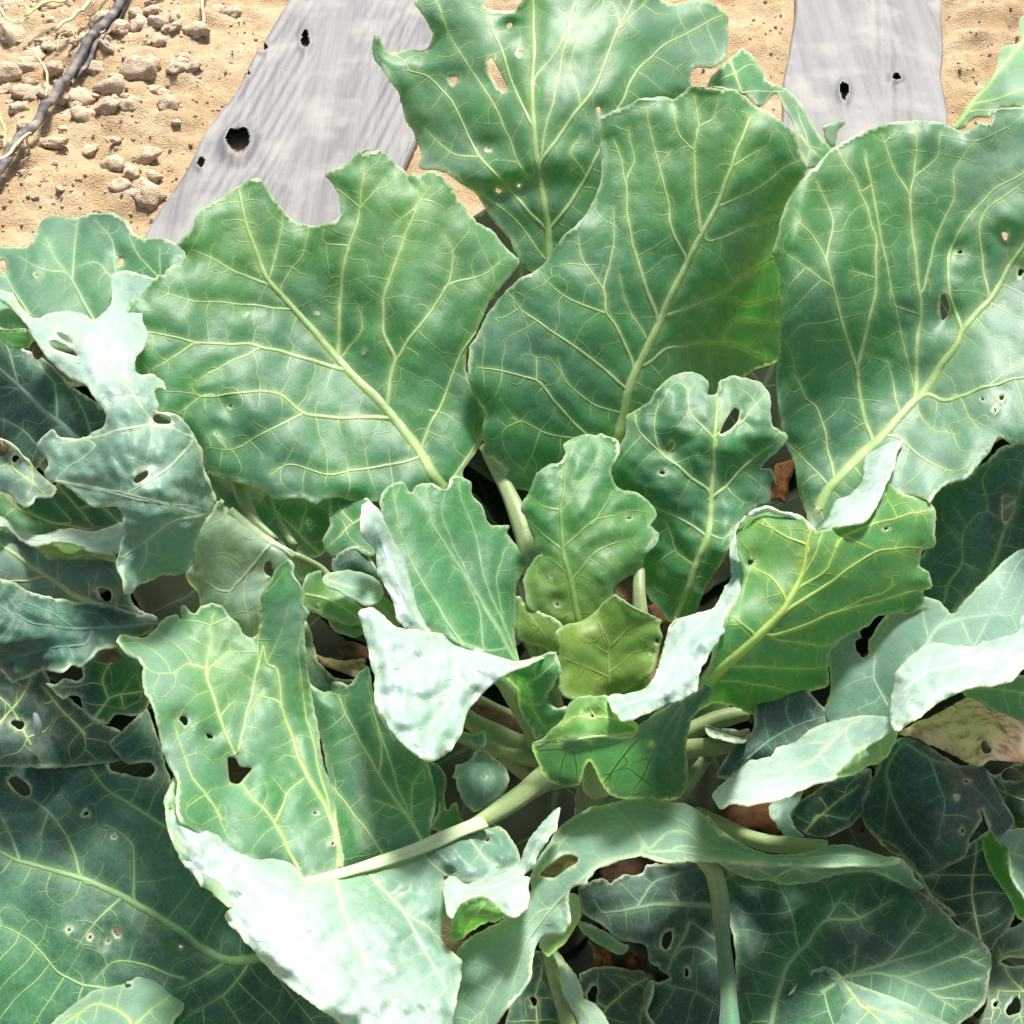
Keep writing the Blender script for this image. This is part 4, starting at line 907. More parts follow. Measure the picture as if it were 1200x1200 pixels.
# ---- drooping leaf in the foreground
L17 = blade('leaf', 'E 390,112 450,100 550,80 640,70 750,75 850,85 940,125 1010,190 1060,250 F 190,700 260,770 320,810 400,850 500,885 600,885 680,870 760,845 850,840 940,860 1000,885 1040,893 1100,905 1060,925 1000,932 880,940 700,940 500,930 300,915 150,902 50,908 E 880,375 800,385 740,380 690,360 640,350 560,365 500,395 430,425 380,460 360,500 310,510 285,545 280,600 290,680 250,740 200,740 150,755 120,800 100,880 85,970 40,1040 0,1085 h 530,1210 480,1310 330,1310 380,1100 400,1000 450,930 560,870 640,790 E 90,480 100,430 130,370 190,290 240,210 310,155',
      'E 400,110,93.5 640,75,93.5 940,130,93 F 300,800,92.5 850,840,92.5 1090,905,91 600,935,88.5 300,915,86.5 50,908,85.3 E 740,380,85 640,350,85 380,460,83.5 290,660,83 100,880,81.5 0,1085,80.5 h 380,1280,79.5 450,950,84 E 250,220,90.5 560,220,89', BIG,
      [(13, 'E 420,0 460,50 530,130 610,220 680,325'), (4, 'E 690,320 780,240 870,230 960,310'), (4, 'E 580,205 420,210 300,240 200,310'), (4, 'E 690,335 850,330 1000,370'), (3, 'E 560,160 700,120 850,180 960,290'), (5, 'E 640,340 480,380 330,480 200,620 100,750 0,880 h 480,1180'), (3, 'E 200,620 130,640 60,720'), (3, 'E 60,800 0,1000'), (3, 'F 60,850 250,860 500,905 800,890 1000,905')],
      ['E 135,445 165,410 210,375 250,348 290,342 330,360 325,390 290,410 250,440 210,465 160,460'], c='B', c2='U', mix=.45, spots=[(640, 1080, 60, 'U', .8), (770, 985, 60, 'U', .4)], vcol=(.36, .46, .30), blister=1.0)
blade('turned_margin', 'F 240,912 400,930 560,938 750,942 900,938 1060,925 1105,908 1140,945 1170,985 1215,1040 1150,1040 1080,1010 980,968 850,970 760,985 680,1015 560,1030 470,1010 380,1000 300,960', 'F 240,912,86.8 560,938,88.5 1100,910,91 1200,1035,95 850,970,91 560,1030,91 380,1000,89.5', L17, [(2.6, 'F 300,920 420,950 540,1010'), (2.4, 'F 600,950 700,990'), (3, 'F 1000,930 1090,915 1140,960 1190,1030')], c='B', c2='U', mix=.5, under=True)
blade('turned_margin', 'E 200,738 250,742 285,700 290,680 280,600 300,540 335,560 348,610 335,670 300,750 270,800 215,835 180,860 140,810 150,757', 'E 200,740,83.5 290,640,83.6 340,600,85.5 300,750,86 190,850,86', L17, c='S', c2='U', under=True, net=False)

# ---- low leaves at the bottom right
L18 = blade('leaf', 'i 255,800 275,740 330,720 450,735 560,715 700,715 760,730 830,765 890,790 940,840 990,890 1040,920 1075,950 1095,985 1090,1060 1080,1130 1040,1170 1000,1200 950,1270 600,1340 330,1340 300,1250 300,1000 280,880', 'p 860,1030,98.5 1000,1020,100 1160,1120,96 1130,1060,99 1000,1200,88.5 860,1200,91 1000,1110,94.5 900,1100,96', BIG,
      [(6, 'i 400,1230 450,1040 520,950 580,880 690,870 790,810'), (3, 'i 580,880 640,790'), (5, 'H 0,1010 160,920 400,830 620,570'), (3, 'H 420,830 600,780 810,680'), (4.4, 'H 160,920 330,905 480,930 700,850 940,760'), (3.4, 'H 480,935 640,1000 800,1110'), (2.6, 'H 690,1000 960,930'), (2.6, 'H 730,1050 930,1060'), (2.6, 'i 500,960 470,850 430,760'), (2.4, 'H 880,810 970,870'), (2.4, 'H 200,880 215,750'), (2.6, 'i 690,870 640,820')],
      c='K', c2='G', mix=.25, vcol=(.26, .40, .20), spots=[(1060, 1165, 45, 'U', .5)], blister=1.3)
blade('turned_margin', 'i 465,1110 500,1060 530,1030 570,1018 610,1030 640,1060 700,1085 800,1120 900,1165 1000,1230 950,1340 530,1340 540,1200 590,1140 597,1100 580,1060 560,1052 500,1090', 'i 465,1110,91 570,1018,92.5 640,1060,91 1000,1230,86.5 540,1200,90 800,1330,82', L18, [(3.5, 'i 620,1050 700,1150 800,1230 900,1300'), (2.6, 'i 700,1150 850,1180')], ['i 575,1053,2,3'], c='U', c2='B', mix=.35, jag=.3)
tube('leaf_stalk', 'E 940,350,90 1010,430,90.5 1045,560,91.5 1055,700,92 1075,900,90.5 1090,1050,88 1100,1290,84', [9, 11.5, 10.5, 9, 9.5, 11, 13], BIG, 'S', ring=12, color2='B')
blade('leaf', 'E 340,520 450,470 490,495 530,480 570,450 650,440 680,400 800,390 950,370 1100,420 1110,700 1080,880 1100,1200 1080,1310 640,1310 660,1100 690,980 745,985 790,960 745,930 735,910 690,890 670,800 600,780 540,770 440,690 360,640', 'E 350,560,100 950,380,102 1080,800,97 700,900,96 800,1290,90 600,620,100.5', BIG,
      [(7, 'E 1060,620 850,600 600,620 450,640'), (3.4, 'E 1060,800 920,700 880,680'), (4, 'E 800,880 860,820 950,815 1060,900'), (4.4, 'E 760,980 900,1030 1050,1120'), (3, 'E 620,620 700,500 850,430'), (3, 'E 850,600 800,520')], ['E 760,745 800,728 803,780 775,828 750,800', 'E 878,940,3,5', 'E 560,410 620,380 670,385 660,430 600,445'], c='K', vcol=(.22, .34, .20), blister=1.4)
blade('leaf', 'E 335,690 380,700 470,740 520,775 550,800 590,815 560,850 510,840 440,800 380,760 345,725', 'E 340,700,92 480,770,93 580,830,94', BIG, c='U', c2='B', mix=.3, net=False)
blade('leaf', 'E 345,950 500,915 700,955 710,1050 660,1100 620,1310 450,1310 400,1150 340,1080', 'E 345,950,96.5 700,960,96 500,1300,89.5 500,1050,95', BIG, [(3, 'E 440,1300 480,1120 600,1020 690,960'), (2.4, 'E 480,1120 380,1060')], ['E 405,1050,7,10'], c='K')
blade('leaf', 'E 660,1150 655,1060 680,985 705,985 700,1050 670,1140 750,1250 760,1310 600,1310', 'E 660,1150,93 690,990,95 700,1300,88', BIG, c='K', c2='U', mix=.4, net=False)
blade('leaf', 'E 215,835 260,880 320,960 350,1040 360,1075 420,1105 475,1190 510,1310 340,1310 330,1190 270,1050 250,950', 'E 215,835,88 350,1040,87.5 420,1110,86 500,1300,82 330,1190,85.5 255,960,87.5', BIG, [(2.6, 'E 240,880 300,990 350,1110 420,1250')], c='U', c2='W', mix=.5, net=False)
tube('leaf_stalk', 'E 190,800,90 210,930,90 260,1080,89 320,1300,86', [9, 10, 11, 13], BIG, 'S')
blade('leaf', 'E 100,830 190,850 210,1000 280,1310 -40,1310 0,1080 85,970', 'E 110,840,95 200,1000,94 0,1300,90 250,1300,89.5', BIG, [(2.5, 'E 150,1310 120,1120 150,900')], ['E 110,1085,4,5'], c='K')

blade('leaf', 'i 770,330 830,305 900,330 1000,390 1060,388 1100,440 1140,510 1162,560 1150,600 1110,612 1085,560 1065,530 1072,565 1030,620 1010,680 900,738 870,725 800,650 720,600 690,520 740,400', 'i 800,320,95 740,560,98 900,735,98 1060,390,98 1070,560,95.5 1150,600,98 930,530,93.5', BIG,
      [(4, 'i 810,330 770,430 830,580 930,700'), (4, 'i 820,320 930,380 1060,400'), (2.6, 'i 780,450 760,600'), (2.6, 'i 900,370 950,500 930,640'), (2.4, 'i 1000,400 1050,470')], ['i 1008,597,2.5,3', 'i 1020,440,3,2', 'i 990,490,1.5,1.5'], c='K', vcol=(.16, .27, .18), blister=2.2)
blade('leaf', 'i 1060,395 1110,420 1150,400 1200,385 1320,400 1340,620 1180,600 1150,560 1120,500', 'i 1090,410,101 1320,400,100 1180,590,100 1320,620,96', BIG, [(3, 'i 1320,500 1200,500 1120,470')], ['i 1160,422,10,9'], c='K')
blade('leaf', 'H 950,135 1010,68 1050,130 1100,190 1130,330 1200,460 1320,560 1180,590 1130,510 1080,430 1000,300', 'H 950,140,98.5 1020,80,98 1120,330,94.5 1300,560,93 1010,300,97.5 1130,510,96', BIG, c='G', under=True, net=False)
blade('leaf', 'H 1012,75 1060,65 1150,55 1320,50 1330,540 1200,462 1130,335 1105,190 1052,128', 'H 1015,75,97.8 1320,60,99 1120,330,94.2 1300,520,92', BIG, [(3, 'H 1320,300 1220,230 1120,190')], c='U', c2='B', mix=.45)
blade('leaf', 'H 1008,785 1020,720 1080,660 1150,610 1200,580 1380,550 1400,1340 830,1340 870,1250 930,1160 970,1110 990,950', 'H 1010,780,98 1200,590,98.5 1380,900,93 900,1290,91 1200,1290,88.5', BIG, [(4, 'H 1380,1000 1200,1010 1050,1000'), (3, 'H 1200,1010 1100,900 1060,760'), (3, 'H 1380,780 1200,760 1050,800')],
      ['H 1140,1098,8,11.5', 'H 1032,1080,3.5,3.5', 'H 1060,830 1110,805 1200,812 1215,850 1120,862'], c='K', c2='U', mix=.3)
blade('leaf', 'H 880,1150 920,1160 960,1180 1000,1200 960,1320 820,1320 840,1200', 'H 880,1160,93 960,1200,93 900,1300,91', BIG, c='R', net=False, dry=True)
blade('leaf', 'H 400,230 470,225 530,270 600,340 640,400 665,445 800,570 600,520 420,330', 'H 400,235,98 660,440,99.5 530,280,98', BIG, [(2.4, 'H 420,235 530,285 600,350 655,430')], c='K', net=False)
blade('leaf', 'i 860,740 950,700 1030,640 1090,600 1180,640 1200,760 1150,900 1100,970 1040,930 960,850', 'i 870,750,105 1090,610,104 1180,700,103 1090,960,101', BIG, [(3, 'i 1060,940 1040,800 1050,640')], c='K')
blade('leaf', 'F 490,665 520,640 560,620 600,600 645,585 625,650 590,695 600,750 655,800 600,803 550,790 515,740 490,700', 'F 490,670,96 640,590,97 650,800,95.5 540,720,95', BIG, c='U', c2='B', mix=.4, net=False)
blade('leaf', 'F 580,720 620,640 680,600 760,550 900,510 960,490 940,620 920,700 850,770 740,810 660,795 600,750', 'F 580,720,98 760,550,97 950,500,96.5 900,720,97 650,790,97', BIG, [(3, 'F 650,780 750,680 900,560'), (2.4, 'F 720,700 850,720')], c='K')
blade('leaf', 'F 960,560 1040,420 1150,400 1200,700 1180,900 1040,860 960,760', 'F 960,560,103 1150,420,101 1040,860,102', BIG, [(2.6, 'F 1010,850 1000,700 1050,450')], c='K')
blade('leaf', 'i 1010,165 1040,95 1130,70 1190,110 1320,140 1320,260 1200,262 1140,245 1090,215 1050,190', 'i 1020,160,101 1130,80,103 1300,200,101', BIG, [(2.5, 'i 1020,160 1120,150 1250,180')], c='G', c2='U', mix=.3)

# ---- leaves at the left
blade('leaf', 'a -100,800 5,775 60,775 90,765 110,730 130,690 170,672 230,680 290,662 350,668 390,690 420,725 450,742 500,740 545,755 590,790 580,820 550,860 500,900 460,1000 420,1080 300,1090 150,1080 60,1000 0,950 -120,930', 'a 0,780,113 250,670,117 590,790,111 290,1000,108 -80,930,109 420,1080,107 150,850,111.5', BIG,
      [(5, 'a 330,1080 290,1000 230,890 180,820 140,750'), (3, 'a 225,870 230,780 240,690'), (3.2, 'a 400,960 360,850 350,750 300,690'), (3, 'a 500,870 430,800 400,730'), (2.6, 'a 190,845 120,840 60,800'), (2.6, 'a 340,860 300,820 250,830'), (2.4, 'a 500,830 500,770'), (4, 'a 90,990 40,900 0,830')],
      ['a 378,818,3.5,4', 'a 113,860,1.6,2', 'a 8,830,4,8'], c='B', c2='G', mix=.25, vcol=(.30, .44, .22), spots=[(180, 305, 30, 'G', .6)])
blade('leaf', 'A -120,300 0,330 100,430 190,470 260,530 350,620 440,680 510,740 560,800 480,860 420,880 350,920 250,900 200,960 160,1000 100,950 0,880 -120,850', 'A -100,330,106 0,530,104 350,640,101.5 500,800,99.5 350,900,99.5 0,860,102.5', BIG,
      [(7, 'A 400,890 350,850 200,720 80,600 0,530 -80,470'), (3.4, 'A 80,600 40,440 0,380'), (3.2, 'A 270,790 250,600 170,490'), (2.8, 'A 420,820 350,650'), (3, 'A 60,620 0,620'), (3, 'A 200,920 120,830 20,770')], c='K', vcol=(.22, .34, .22), blister=1.3)
blade('leaf', 'A -100,180 0,180 40,210 120,270 122,340 40,345 -100,345', 'A -80,200,103 120,270,101.5 0,340,101 120,340,100.5', BIG, c='L', c2='U', mix=.3, net=False)
blade('leaf', 'A -100,340 0,340 110,338 150,375 160,400 140,435 50,432 0,400 -100,390', 'A -80,350,101.5 110,340,100.3 140,430,100.5 0,400,101', BIG, [(3, 'A -50,342 60,342 115,340')], c='L', c2='G', net=False)
blade('leaf', 'A 142,425 160,405 185,435 190,470 178,488 150,465', 'A 150,420,99.5 190,470,99.5 160,480,99.5', BIG, c='R', c2='T', net=False, dry=True)
L26 = blade('leaf', 'A 0,165 50,172 75,200 100,240 150,285 180,292 230,270 330,262 390,280 430,300 455,300 500,250 520,220 525,160 515,95 540,75 590,60 650,75 720,105 760,120 720,170 680,230 670,300 700,365 690,400 680,425 640,470 632,540 660,560 720,560 770,600 782,640 765,622 740,618 722,640 745,700 730,730 780,735 830,745 880,790 920,850 950,920 960,1000 990,1070 1015,1130 B 1022,110 1000,160 960,210 930,280 915,380 870,440 800,455 750,460 720,480 690,490 650,510 620,540 585,545 575,480 540,420 535,390 560,330 575,260 570,170 540,130 480,130 430,130 390,100 340,60 280,20 A 262,1055 230,1060 205,1020 228,980 215,940 170,890 200,850 245,815 280,850 350,860 430,830 480,800 495,750 470,700 430,650 400,600 300,550 240,500 190,440 150,370 122,320 60,250 0,195',
      'A 0,180,101.5 120,300,101 330,262,104 590,60,109.5 720,110,107.5 400,420,97 200,450,97.5 640,470,98 480,720,93 700,790,92.5 950,950,95.5 200,900,94.5 620,1000,91 1010,1130,97.5 B 800,150,91 560,400,91 600,540,90 900,400,95.5 780,620,97', BIG,
      [(4, 'A 710,790 560,820 430,850 300,870'), (3.4, 'A 710,790 800,810 900,850'), (3, 'A 700,805 690,950 650,1050'), (4, 'A 905,860 820,970 650,1080 B 520,120'), (3, 'A 450,900 330,990 250,1040'), (4.6, 'B 1000,165 860,190 780,210 680,290 550,395'), (3.2, 'B 990,180 950,240 920,330'), (3.2, 'B 985,150 940,95 810,55'), (4, 'A 710,780 620,640 500,500 400,400 250,310'), (3, 'A 520,520 460,600'), (3, 'A 640,660 520,680'), (2.8, 'B 680,290 690,370 650,440')],
      ['A 258,355 290,358 340,402 335,412 290,388', 'A 228,400 260,393 310,415 350,452 362,470 300,452 250,432', 'A 622,1050 640,1025 690,1003 692,1030 660,1058 630,1067', 'A 728,742 770,745 803,768 798,786 740,786 715,770'],
      c='U', c2='B', mix=.45, spots=[(110, 395, 60, 'W', .9), (60, 365, 30, 'W', .6), (150, 420, 30, 'W', .6), (190, 620, 70, 'B', .6), (240, 550, 30, 'B', .5)], mat=M_WAX, vcol=(.38, .48, .30), blister=2.4, netcol=.4)
blade('lower_blade', 'B 985,170 1020,110 1080,160 C 100,215 240,320 420,430 545,500 520,540 440,560 385,470 300,570 270,690 255,800 200,850 110,760 B 1060,640 1000,620 940,610 925,540 870,455 910,390 920,310 940,230', 'B 1010,130,98.2 940,590,98 C 200,840,97.5 545,505,99.5 300,560,98.8 100,500,98.5', L26,
      [(7, 'C 50,185 100,215 250,335 400,440 540,510'), (4.6, 'C 310,395 200,520 120,610 90,680'), (3, 'C 200,520 180,640 220,800'), (3, 'C 120,610 60,600 0,560')], ['C 300,507,6.5,8'], c='U', c2='S', mix=.35, spots=[(270, 640, 30, 'S', .5), (250, 700, 30, 'B', .6)], vcol=(.40, .46, .28))
tube('leaf_stalk', 'C 420,440,98.9 545,505,99.5 620,600,99.5 760,760,100 1000,1000,103 1500,1250,106', [4, 6, 8, 10, 12, 14], BIG, 'S')
blade('leaf', 'A -100,850 0,850 50,880 120,950 190,1020 240,1060 270,1090 240,1130 170,1130 150,1160 110,1180 60,1130 0,1100 -100,1080', 'A -80,860,101 190,1020,98.5 265,1090,97.5 110,1180,97.5 0,1100,99', BIG, [(3.6, 'A -50,820 0,850 100,940 220,1050'), (2.6, 'A 50,980 140,1050 210,1110'), (2.2, 'A 150,990 160,1080')], ['A 70,950,5,4'], c='K', c2='U', mix=.4, vcol=(.44, .52, .2))
blade('leaf', 'A -20,860 20,870 40,905 20,930 -20,935', 'A 0,870,98 30,900,98 0,930,98', BIG, c='R', c2='T', net=False, dry=True)
blade('leaf', 'B -100,30 0,40 60,80 100,110 150,70 230,60 300,10 400,60 540,100 620,180 600,260 500,260 330,255 200,280 80,260 -100,220', 'B -80,100,103 300,30,103.5 600,200,101 200,270,100.5 -80,210,101', BIG, [(5, 'B -40,30 0,60 100,150 250,210 430,238'), (4, 'B 270,40 360,140 440,220'), (2.6, 'B 460,130 550,200'), (2.4, 'B 330,210 270,130 250,100'), (2.4, 'B 160,180 120,140')], c='K', c2='G', mix=.4, vcol=(.36, .46, .16))
L27 = blade('leaf', 'B -100,215 0,220 80,265 150,315 230,370 330,375 450,365 540,395 580,450 600,520 640,600 740,660 600,690 430,640 330,600 220,590 100,570 0,520 -100,510', 'B -80,220,100 150,320,98.5 540,400,98.5 740,660,98.5 430,590,98 0,500,97.5 250,450,98.5', BIG,
      [(8, 'B 560,640 480,605 350,550 220,460 100,380 0,305 -60,270'), (4, 'B 215,465 130,490 60,485 -20,480'), (3, 'B 180,420 175,360'), (3, 'B 420,580 415,480'), (2.8, 'B 280,500 275,400'), (2.6, 'B 540,600 550,520')], ['B 455,520 490,515 520,535 520,570 495,582 470,560'], c='K', c2='U', mix=.35, vcol=(.40, .50, .22))
blade('turned_margin', 'B -100,190 0,180 40,195 80,235 190,265 280,240 380,240 460,250 560,205 600,230 590,300 560,340 530,360 490,350 420,340 340,308 230,303 150,315 80,270 0,220 -100,212', 'B -80,200,98.5 80,240,99 300,240,99 580,210,98.5 540,350,95.5 230,303,95.5 0,215,97', L27, [(2.6, 'B 20,210 150,285 320,275 520,290')], c='U', c2='W', mix=.3, blister=2.4, vcol=(.4, .5, .42), netcol=.3)
blade('turned_margin', 'B 80,262 150,315 230,303 330,308 420,340 530,360 538,400 480,378 400,368 320,382 240,382 180,348', 'B 80,262,97.8 230,303,96 530,360,96 538,400,97.5 320,382,97.8', L27, c='S', c2='B', mix=.5, under=True, net=False)
blade('leaf', 'B -100,465 0,475 60,490 140,540 250,570 340,580 460,590 560,620 640,640 730,650 740,680 720,720 690,737 640,745 580,760 560,790 480,800 430,840 380,880 340,880 280,910 200,900 150,930 100,945 50,955 0,905 -100,900', 'B -80,470,94.5 250,570,94.5 460,590,95.5 735,660,96.5 560,780,94.5 350,880,93 50,950,92 250,720,92.5', BIG,
      [(5, 'B 720,690 550,700 350,710 150,680 0,600'), (3.4, 'B 400,780 280,790 200,810 50,850'), (3, 'B 550,700 450,640 330,610'), (3, 'B 350,710 250,640 100,580'), (3, 'B 450,705 400,780')], c='K', c2='B', mix=.3, vcol=(.12, .22, .16), blister=2.8, ripple=2.2, netcol=.25)
blade('leaf', 'B 560,765 480,775 430,830 380,875 392,930 360,952 300,938 262,968 215,962 262,1010 296,1032 330,1018 370,1028 387,1080 430,1130 500,1157 540,1108 590,1108 630,1112 690,1065 700,960 700,880 660,790', 'B 560,770,97.5 220,965,97 500,1155,95.5 690,1050,97 660,800,98', BIG, [(3, 'B 440,1130 510,1030 640,1000 700,990'), (2.6, 'B 510,1030 480,940 540,830'), (2.2, 'B 560,1015 580,1080')], ['B 330,905,10,5'], c='K', c2='G', mix=.3)
blade('leaf', 'B 465,795 490,785 530,783 550,800 568,830 548,862 510,858 480,850', 'B 470,800,95.2 560,800,95 520,860,94.6', BIG, c='T', net=False, dry=True, blister=2, ripple=1.5)
blade('leaf', 'B -100,880 0,900 50,930 130,930 200,890 250,980 330,1040 400,1090 480,1150 580,1200 560,1330 -100,1330', 'B -80,900,100.5 200,900,101 560,1200,101 0,1300,97 560,1320,100', BIG, [(4, 'B 400,1200 300,1100 200,980'), (3, 'B 0,1150 80,1060 150,950'), (3, 'B 150,1250 60,1080 0,1030')], ['B 85,1155,7,6'], c='K')
tube('leaf_stalk', 'B 165,1110,97 175,1150,96 178,1200,95', [3, 5, 4.5], BIG, 'W')

# ---- shaded middle left: stalks and small leaves
blade('leaf', 'C 0,50 60,60 120,80 340,150 460,150 620,150 640,250 600,350 560,440 490,450 400,420 300,360 200,300 60,190', 'C 10,70,105 600,170,106 550,430,103 200,290,101.5', BIG, [(4, 'C 540,440 400,300 250,150'), (3, 'C 440,340 480,220')], ['C 490,285,2,2', 'C 495,310,1.5,2'], c='G', c2='B')
tube('leaf_stalk', 'C 150,80,103.5 180,180,103 240,290,102 330,370,101', [10, 9, 7, 5], BIG, 'S')
tube('leaf_stalk', 'C 300,170,104 330,270,103 420,400,101.5', [6, 6, 5], BIG, 'S')
blade('leaf', 'C 590,150 700,150 780,190 800,330 790,440 700,420 650,415 612,452 568,420 550,372 585,300 575,250', 'C 600,170,102.5 780,200,101.5 750,420,100 560,380,100.5', BIG, [(3, 'C 760,250 660,320 590,400'), (2.2, 'C 690,300 640,240')], c='G', c2='B', mix=.3)
blade('leaf', 'C 610,450 660,410 720,400 760,430 800,500 830,560 760,560 680,540 600,510', 'C 620,450,99.5 720,400,99.5 820,560,98.5', BIG, c='K', net=False)
blade('leaf', 'C 553,540 600,520 680,514 760,535 820,568 837,620 812,662 760,682 718,662 680,640 620,600 570,575', 'C 560,550,96.5 680,515,97.5 837,620,95.5 730,665,94.5', BIG, [(1.8, 'C 570,560 680,590 800,620')], c='U', c2='B', mix=.5, label='small pale blue-green leaf lying in the gap left of the folded leaf')
blade('leaf', 'C 455,600 480,530 550,503 556,560 620,602 700,660 745,700 730,760 640,760 500,705 455,660', 'C 470,550,97 550,510,98.5 740,720,97 500,700,97', BIG, [(3, 'C 470,620 600,660 720,740')], c='G', c2='S', mix=.4, net=False)
tube('leaf_stalk', 'C 760,620,96.5 850,690,97 900,760,98', [9, 9, 9], BIG, 'S')
tube('leaf_stalk', 'C 470,640,97.5 600,720,98.5 800,800,101 1200,1000,104', [9, 9, 10, 12], BIG, 'S')
blade('leaf', 'C 580,700 640,690 740,750 760,800 700,835 620,800 580,760', 'C 580,700,98.5 750,780,98 620,800,98', BIG, c='G', c2='S', mix=.3, net=False)
blade('leaf', 'C 440,800 470,740 500,800 520,900 560,980 640,1020 720,1040 660,1080 600,1100 500,1100 460,1000', 'C 470,760,98.5 500,1080,97 720,1040,98.5', BIG, c='K', c2='S', mix=.3, net=False)

# ---- filler leaves added low round the stem; near-black colour paints gap shade
def filler_leaf(cx, cy, ang, ln, wd, z, tilt=0.0):
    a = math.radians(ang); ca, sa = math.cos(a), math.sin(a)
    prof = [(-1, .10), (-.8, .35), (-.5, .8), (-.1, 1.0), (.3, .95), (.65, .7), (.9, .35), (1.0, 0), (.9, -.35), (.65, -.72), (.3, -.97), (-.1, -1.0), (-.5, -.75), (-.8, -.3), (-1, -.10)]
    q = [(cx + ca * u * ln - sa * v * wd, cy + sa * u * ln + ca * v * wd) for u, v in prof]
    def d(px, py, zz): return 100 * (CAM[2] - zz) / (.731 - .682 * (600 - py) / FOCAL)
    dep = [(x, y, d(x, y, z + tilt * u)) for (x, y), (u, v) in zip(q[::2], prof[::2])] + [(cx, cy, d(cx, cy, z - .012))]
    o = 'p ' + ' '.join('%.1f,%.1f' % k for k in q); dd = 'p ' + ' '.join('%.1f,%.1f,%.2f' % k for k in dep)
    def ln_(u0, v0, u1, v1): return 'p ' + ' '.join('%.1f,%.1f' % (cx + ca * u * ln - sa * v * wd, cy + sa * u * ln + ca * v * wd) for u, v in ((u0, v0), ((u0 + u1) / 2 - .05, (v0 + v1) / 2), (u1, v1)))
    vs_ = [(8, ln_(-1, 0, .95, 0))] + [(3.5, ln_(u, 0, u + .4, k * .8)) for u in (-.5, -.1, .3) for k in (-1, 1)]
    return blade('leaf', o, dd, BIG, vs_, c='J', c2='J', vcol=(.03, .05, .025), rim=.12, mat=M_GAP_SHADE, grid=7.0, net=False, ripple=2.0)
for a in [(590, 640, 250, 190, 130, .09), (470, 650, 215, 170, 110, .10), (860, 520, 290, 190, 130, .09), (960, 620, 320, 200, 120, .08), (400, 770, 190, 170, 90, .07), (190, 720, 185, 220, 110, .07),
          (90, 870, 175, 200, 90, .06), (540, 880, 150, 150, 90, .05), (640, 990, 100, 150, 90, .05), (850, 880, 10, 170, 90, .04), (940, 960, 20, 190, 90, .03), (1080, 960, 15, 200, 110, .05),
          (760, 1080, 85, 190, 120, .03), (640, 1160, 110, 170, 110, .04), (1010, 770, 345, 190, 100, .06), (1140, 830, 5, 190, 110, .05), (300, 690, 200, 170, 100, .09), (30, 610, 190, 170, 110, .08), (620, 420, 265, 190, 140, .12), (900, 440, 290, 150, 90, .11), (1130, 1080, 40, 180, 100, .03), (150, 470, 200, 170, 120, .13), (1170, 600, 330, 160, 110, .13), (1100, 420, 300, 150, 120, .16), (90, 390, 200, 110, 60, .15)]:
    filler_leaf(*a)

# ================================================================== dry leaves and litter
def dry_material():
    m, nt, b = nodes('dry_leaf'); L = nt.links
    at = N(nt, 'ShaderNodeAttribute', attribute_name='col'); tc = N(nt, 'ShaderNodeTexCoord')
    n1 = N(nt, 'ShaderNodeTexNoise'); n1.inputs['Scale'].default_value = 110; n1.inputs['Detail'].default_value = 8; n1.inputs['Roughness'].default_value = .65
    L.new(tc.outputs['Object'], n1.inputs['Vector'])
    cr = N(nt, 'ShaderNodeValToRGB'); L.new(n1.outputs['Fac'], cr.inputs[0])
    e = cr.color_ramp.elements; e[0].position = .3; e[0].color = (.34, .26, .2, 1); e[1].position = .52; e[1].color = (1.1, 1.07, 1.04, 1)
    mx = N(nt, 'ShaderNodeMixRGB', blend_type='MULTIPLY'); mx.inputs[0].default_value = 1
    L.new(at.outputs['Color'], mx.inputs[1]); L.new(cr.outputs[0], mx.inputs[2]); L.new(mx.outputs[0], b.inputs['Base Color'])
    b.inputs['Roughness'].default_value = .85; b.inputs['Specular IOR Level'].default_value = .12
    bp = N(nt, 'ShaderNodeBump'); bp.inputs['Strength'].default_value = .5; bp.inputs['Distance'].default_value = .003
    L.new(n1.outputs['Fac'], bp.inputs['Height']); L.new(bp.outputs[0], b.inputs['Normal'])
    return m
M_DRY = dry_material()
def dry(outline, depth, label, veins=(), holes=(), c='T', c2='X', mix=.3, name='dry_leaf', **k):
    o = blade(name, outline, depth, None, veins, holes, c=c, c2=c2, mix=mix, mat=M_DRY, dry=True, net=False, vcol=(.5, .33, .2), **k)
    return tag(o, label, 'dry leaf')
dry('i 810,290 880,250 940,220 1020,175 1060,190 1090,215 1140,230 1200,250 1330,260 1350,400 1200,385 1100,372 1060,392 1000,377 930,342 880,312',
    'i 820,290,94.5 1020,175,100 1100,225,96.5 1330,260,97 1100,370,93 930,342,94.5 1330,400,92.5', 'crumpled tan dry leaf with a round hole under the white leaf at right',
    [(4, 'i 850,305 960,265 1100,228'), (3, 'i 1100,228 1150,300 1200,380'), (2.4, 'i 960,265 1000,200')], ['i 1080,336,7,9'], blister=2.5, ripple=2.2, spots=[(1130, 850, 140, 'N', 1.0)])
dry('f 425,390 450,375 480,368 487,400 465,450 458,505 430,490 412,500 418,440', 'f 425,390,104.5 480,370,105.5 455,500,103.5', 'orange dried leaf scrap between the upright right leaf and young leaf', c='O', c2='R', mix=.3)
dry('f 20,830 50,820 80,860 75,890 40,870', 'f 30,830,101.5 75,860,101.5 50,880,101', 'small orange scrap beside the yellow-green heart leaf', c='O', c2='R', mix=.4)
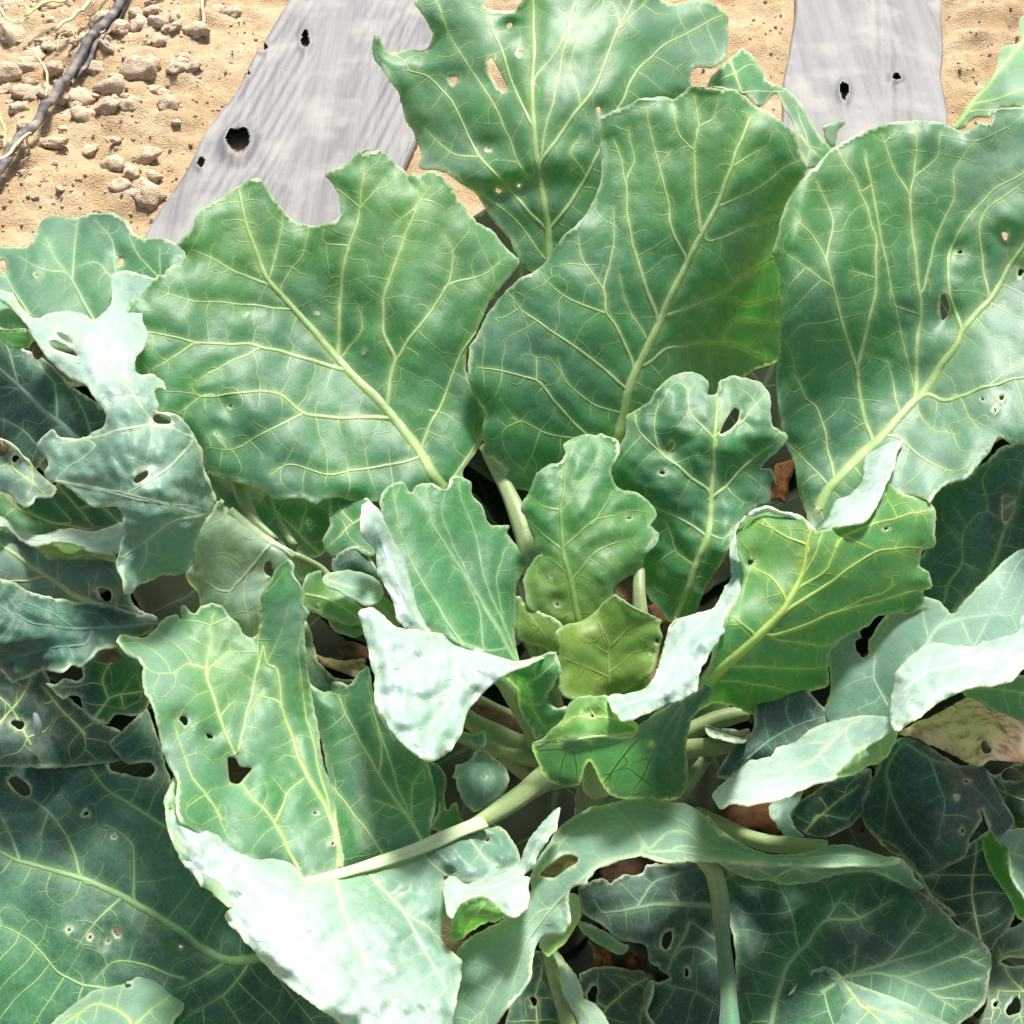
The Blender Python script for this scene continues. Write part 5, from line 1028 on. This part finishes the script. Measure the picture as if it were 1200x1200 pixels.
dry('C 515,900 560,915 640,935 750,930 740,975 700,1008 640,990 560,955', 'C 515,900,101 750,930,101.5 700,1005,99.5', 'brown-yellow withered leaf in the dark gap at centre left', c='T', c2='Z', mix=.4, ripple=1.5)
dry('F 270,660 400,640 500,650 560,700 520,790 420,760 330,790 260,720', 'F 270,660,103 500,650,103.5 500,780,101.5', 'orange-brown withered leaf under the tip of the white tongue', c='R', c2='O', mix=.5, ripple=2)
dry('F 630,560 700,545 770,560 750,600 690,620 640,600', 'F 630,560,100.5 770,560,101 690,615,99.5', 'small rust-brown scrap under the edge of the white tongue', c='R', c2='T', mix=.3)
dry('E 440,440 520,380 640,350 720,370 660,450 560,480 520,500 470,490', 'E 440,440,104 720,370,105 560,490,102.5', 'rust-brown withered leaf under the arch of the drooping leaf', c='R', c2='R', mix=.5, ripple=2)
dry('E 150,430 250,350 330,350 300,420 200,470', 'E 150,430,97 330,350,99 200,470,96', 'olive-brown withered scrap seen through the hole of the drooping leaf', c='T', c2='Z', mix=.5)
dry('E 400,830 450,850 490,830 520,860 500,910 430,900', 'E 400,830,100 520,860,100 450,900,99', 'curled rust-orange scrap in the dark gap at bottom centre', c='O', c2='R', mix=.5)
dry('E 560,860 610,850 680,880 660,930 580,920', 'E 560,860,100 680,880,100 600,920,99', 'flat rust-orange scrap below the eaten leaf edge at bottom centre', c='R', c2='O', mix=.4)
dry('C 620,840 700,850 770,880 760,930 660,920', 'C 620,840,103.5 770,880,104 660,920,102.5', 'dark brown scrap above the withered leaf at centre left', c='R', c2='T', mix=.3)
def stick(path, radii, label, col='O'):
    return tag(tube('dry_stalk', path, radii, None, col, mat=M_DRY, ring=8, bump=.05), label, 'dry stalk')
stick('F 950,610,100 955,650,100 935,720,100.5 920,780,101', [8, 7, 3, 2], 'short orange dry stalk hanging in shade at right')
stick('E 470,830,99 480,880,98.5 475,920,98', [5, 6, 6], 'left upright rust-coloured stalk at bottom centre', 'O')
stick('E 590,850,99 598,890,98.5 600,930,98', [5, 6, 6], 'right upright rust-coloured stalk at bottom centre', 'O')
stick('D 290,190,104 420,250,104 560,340,104', [9, 11, 9], 'grey-brown dry stalk between the pale petioles', 'T')
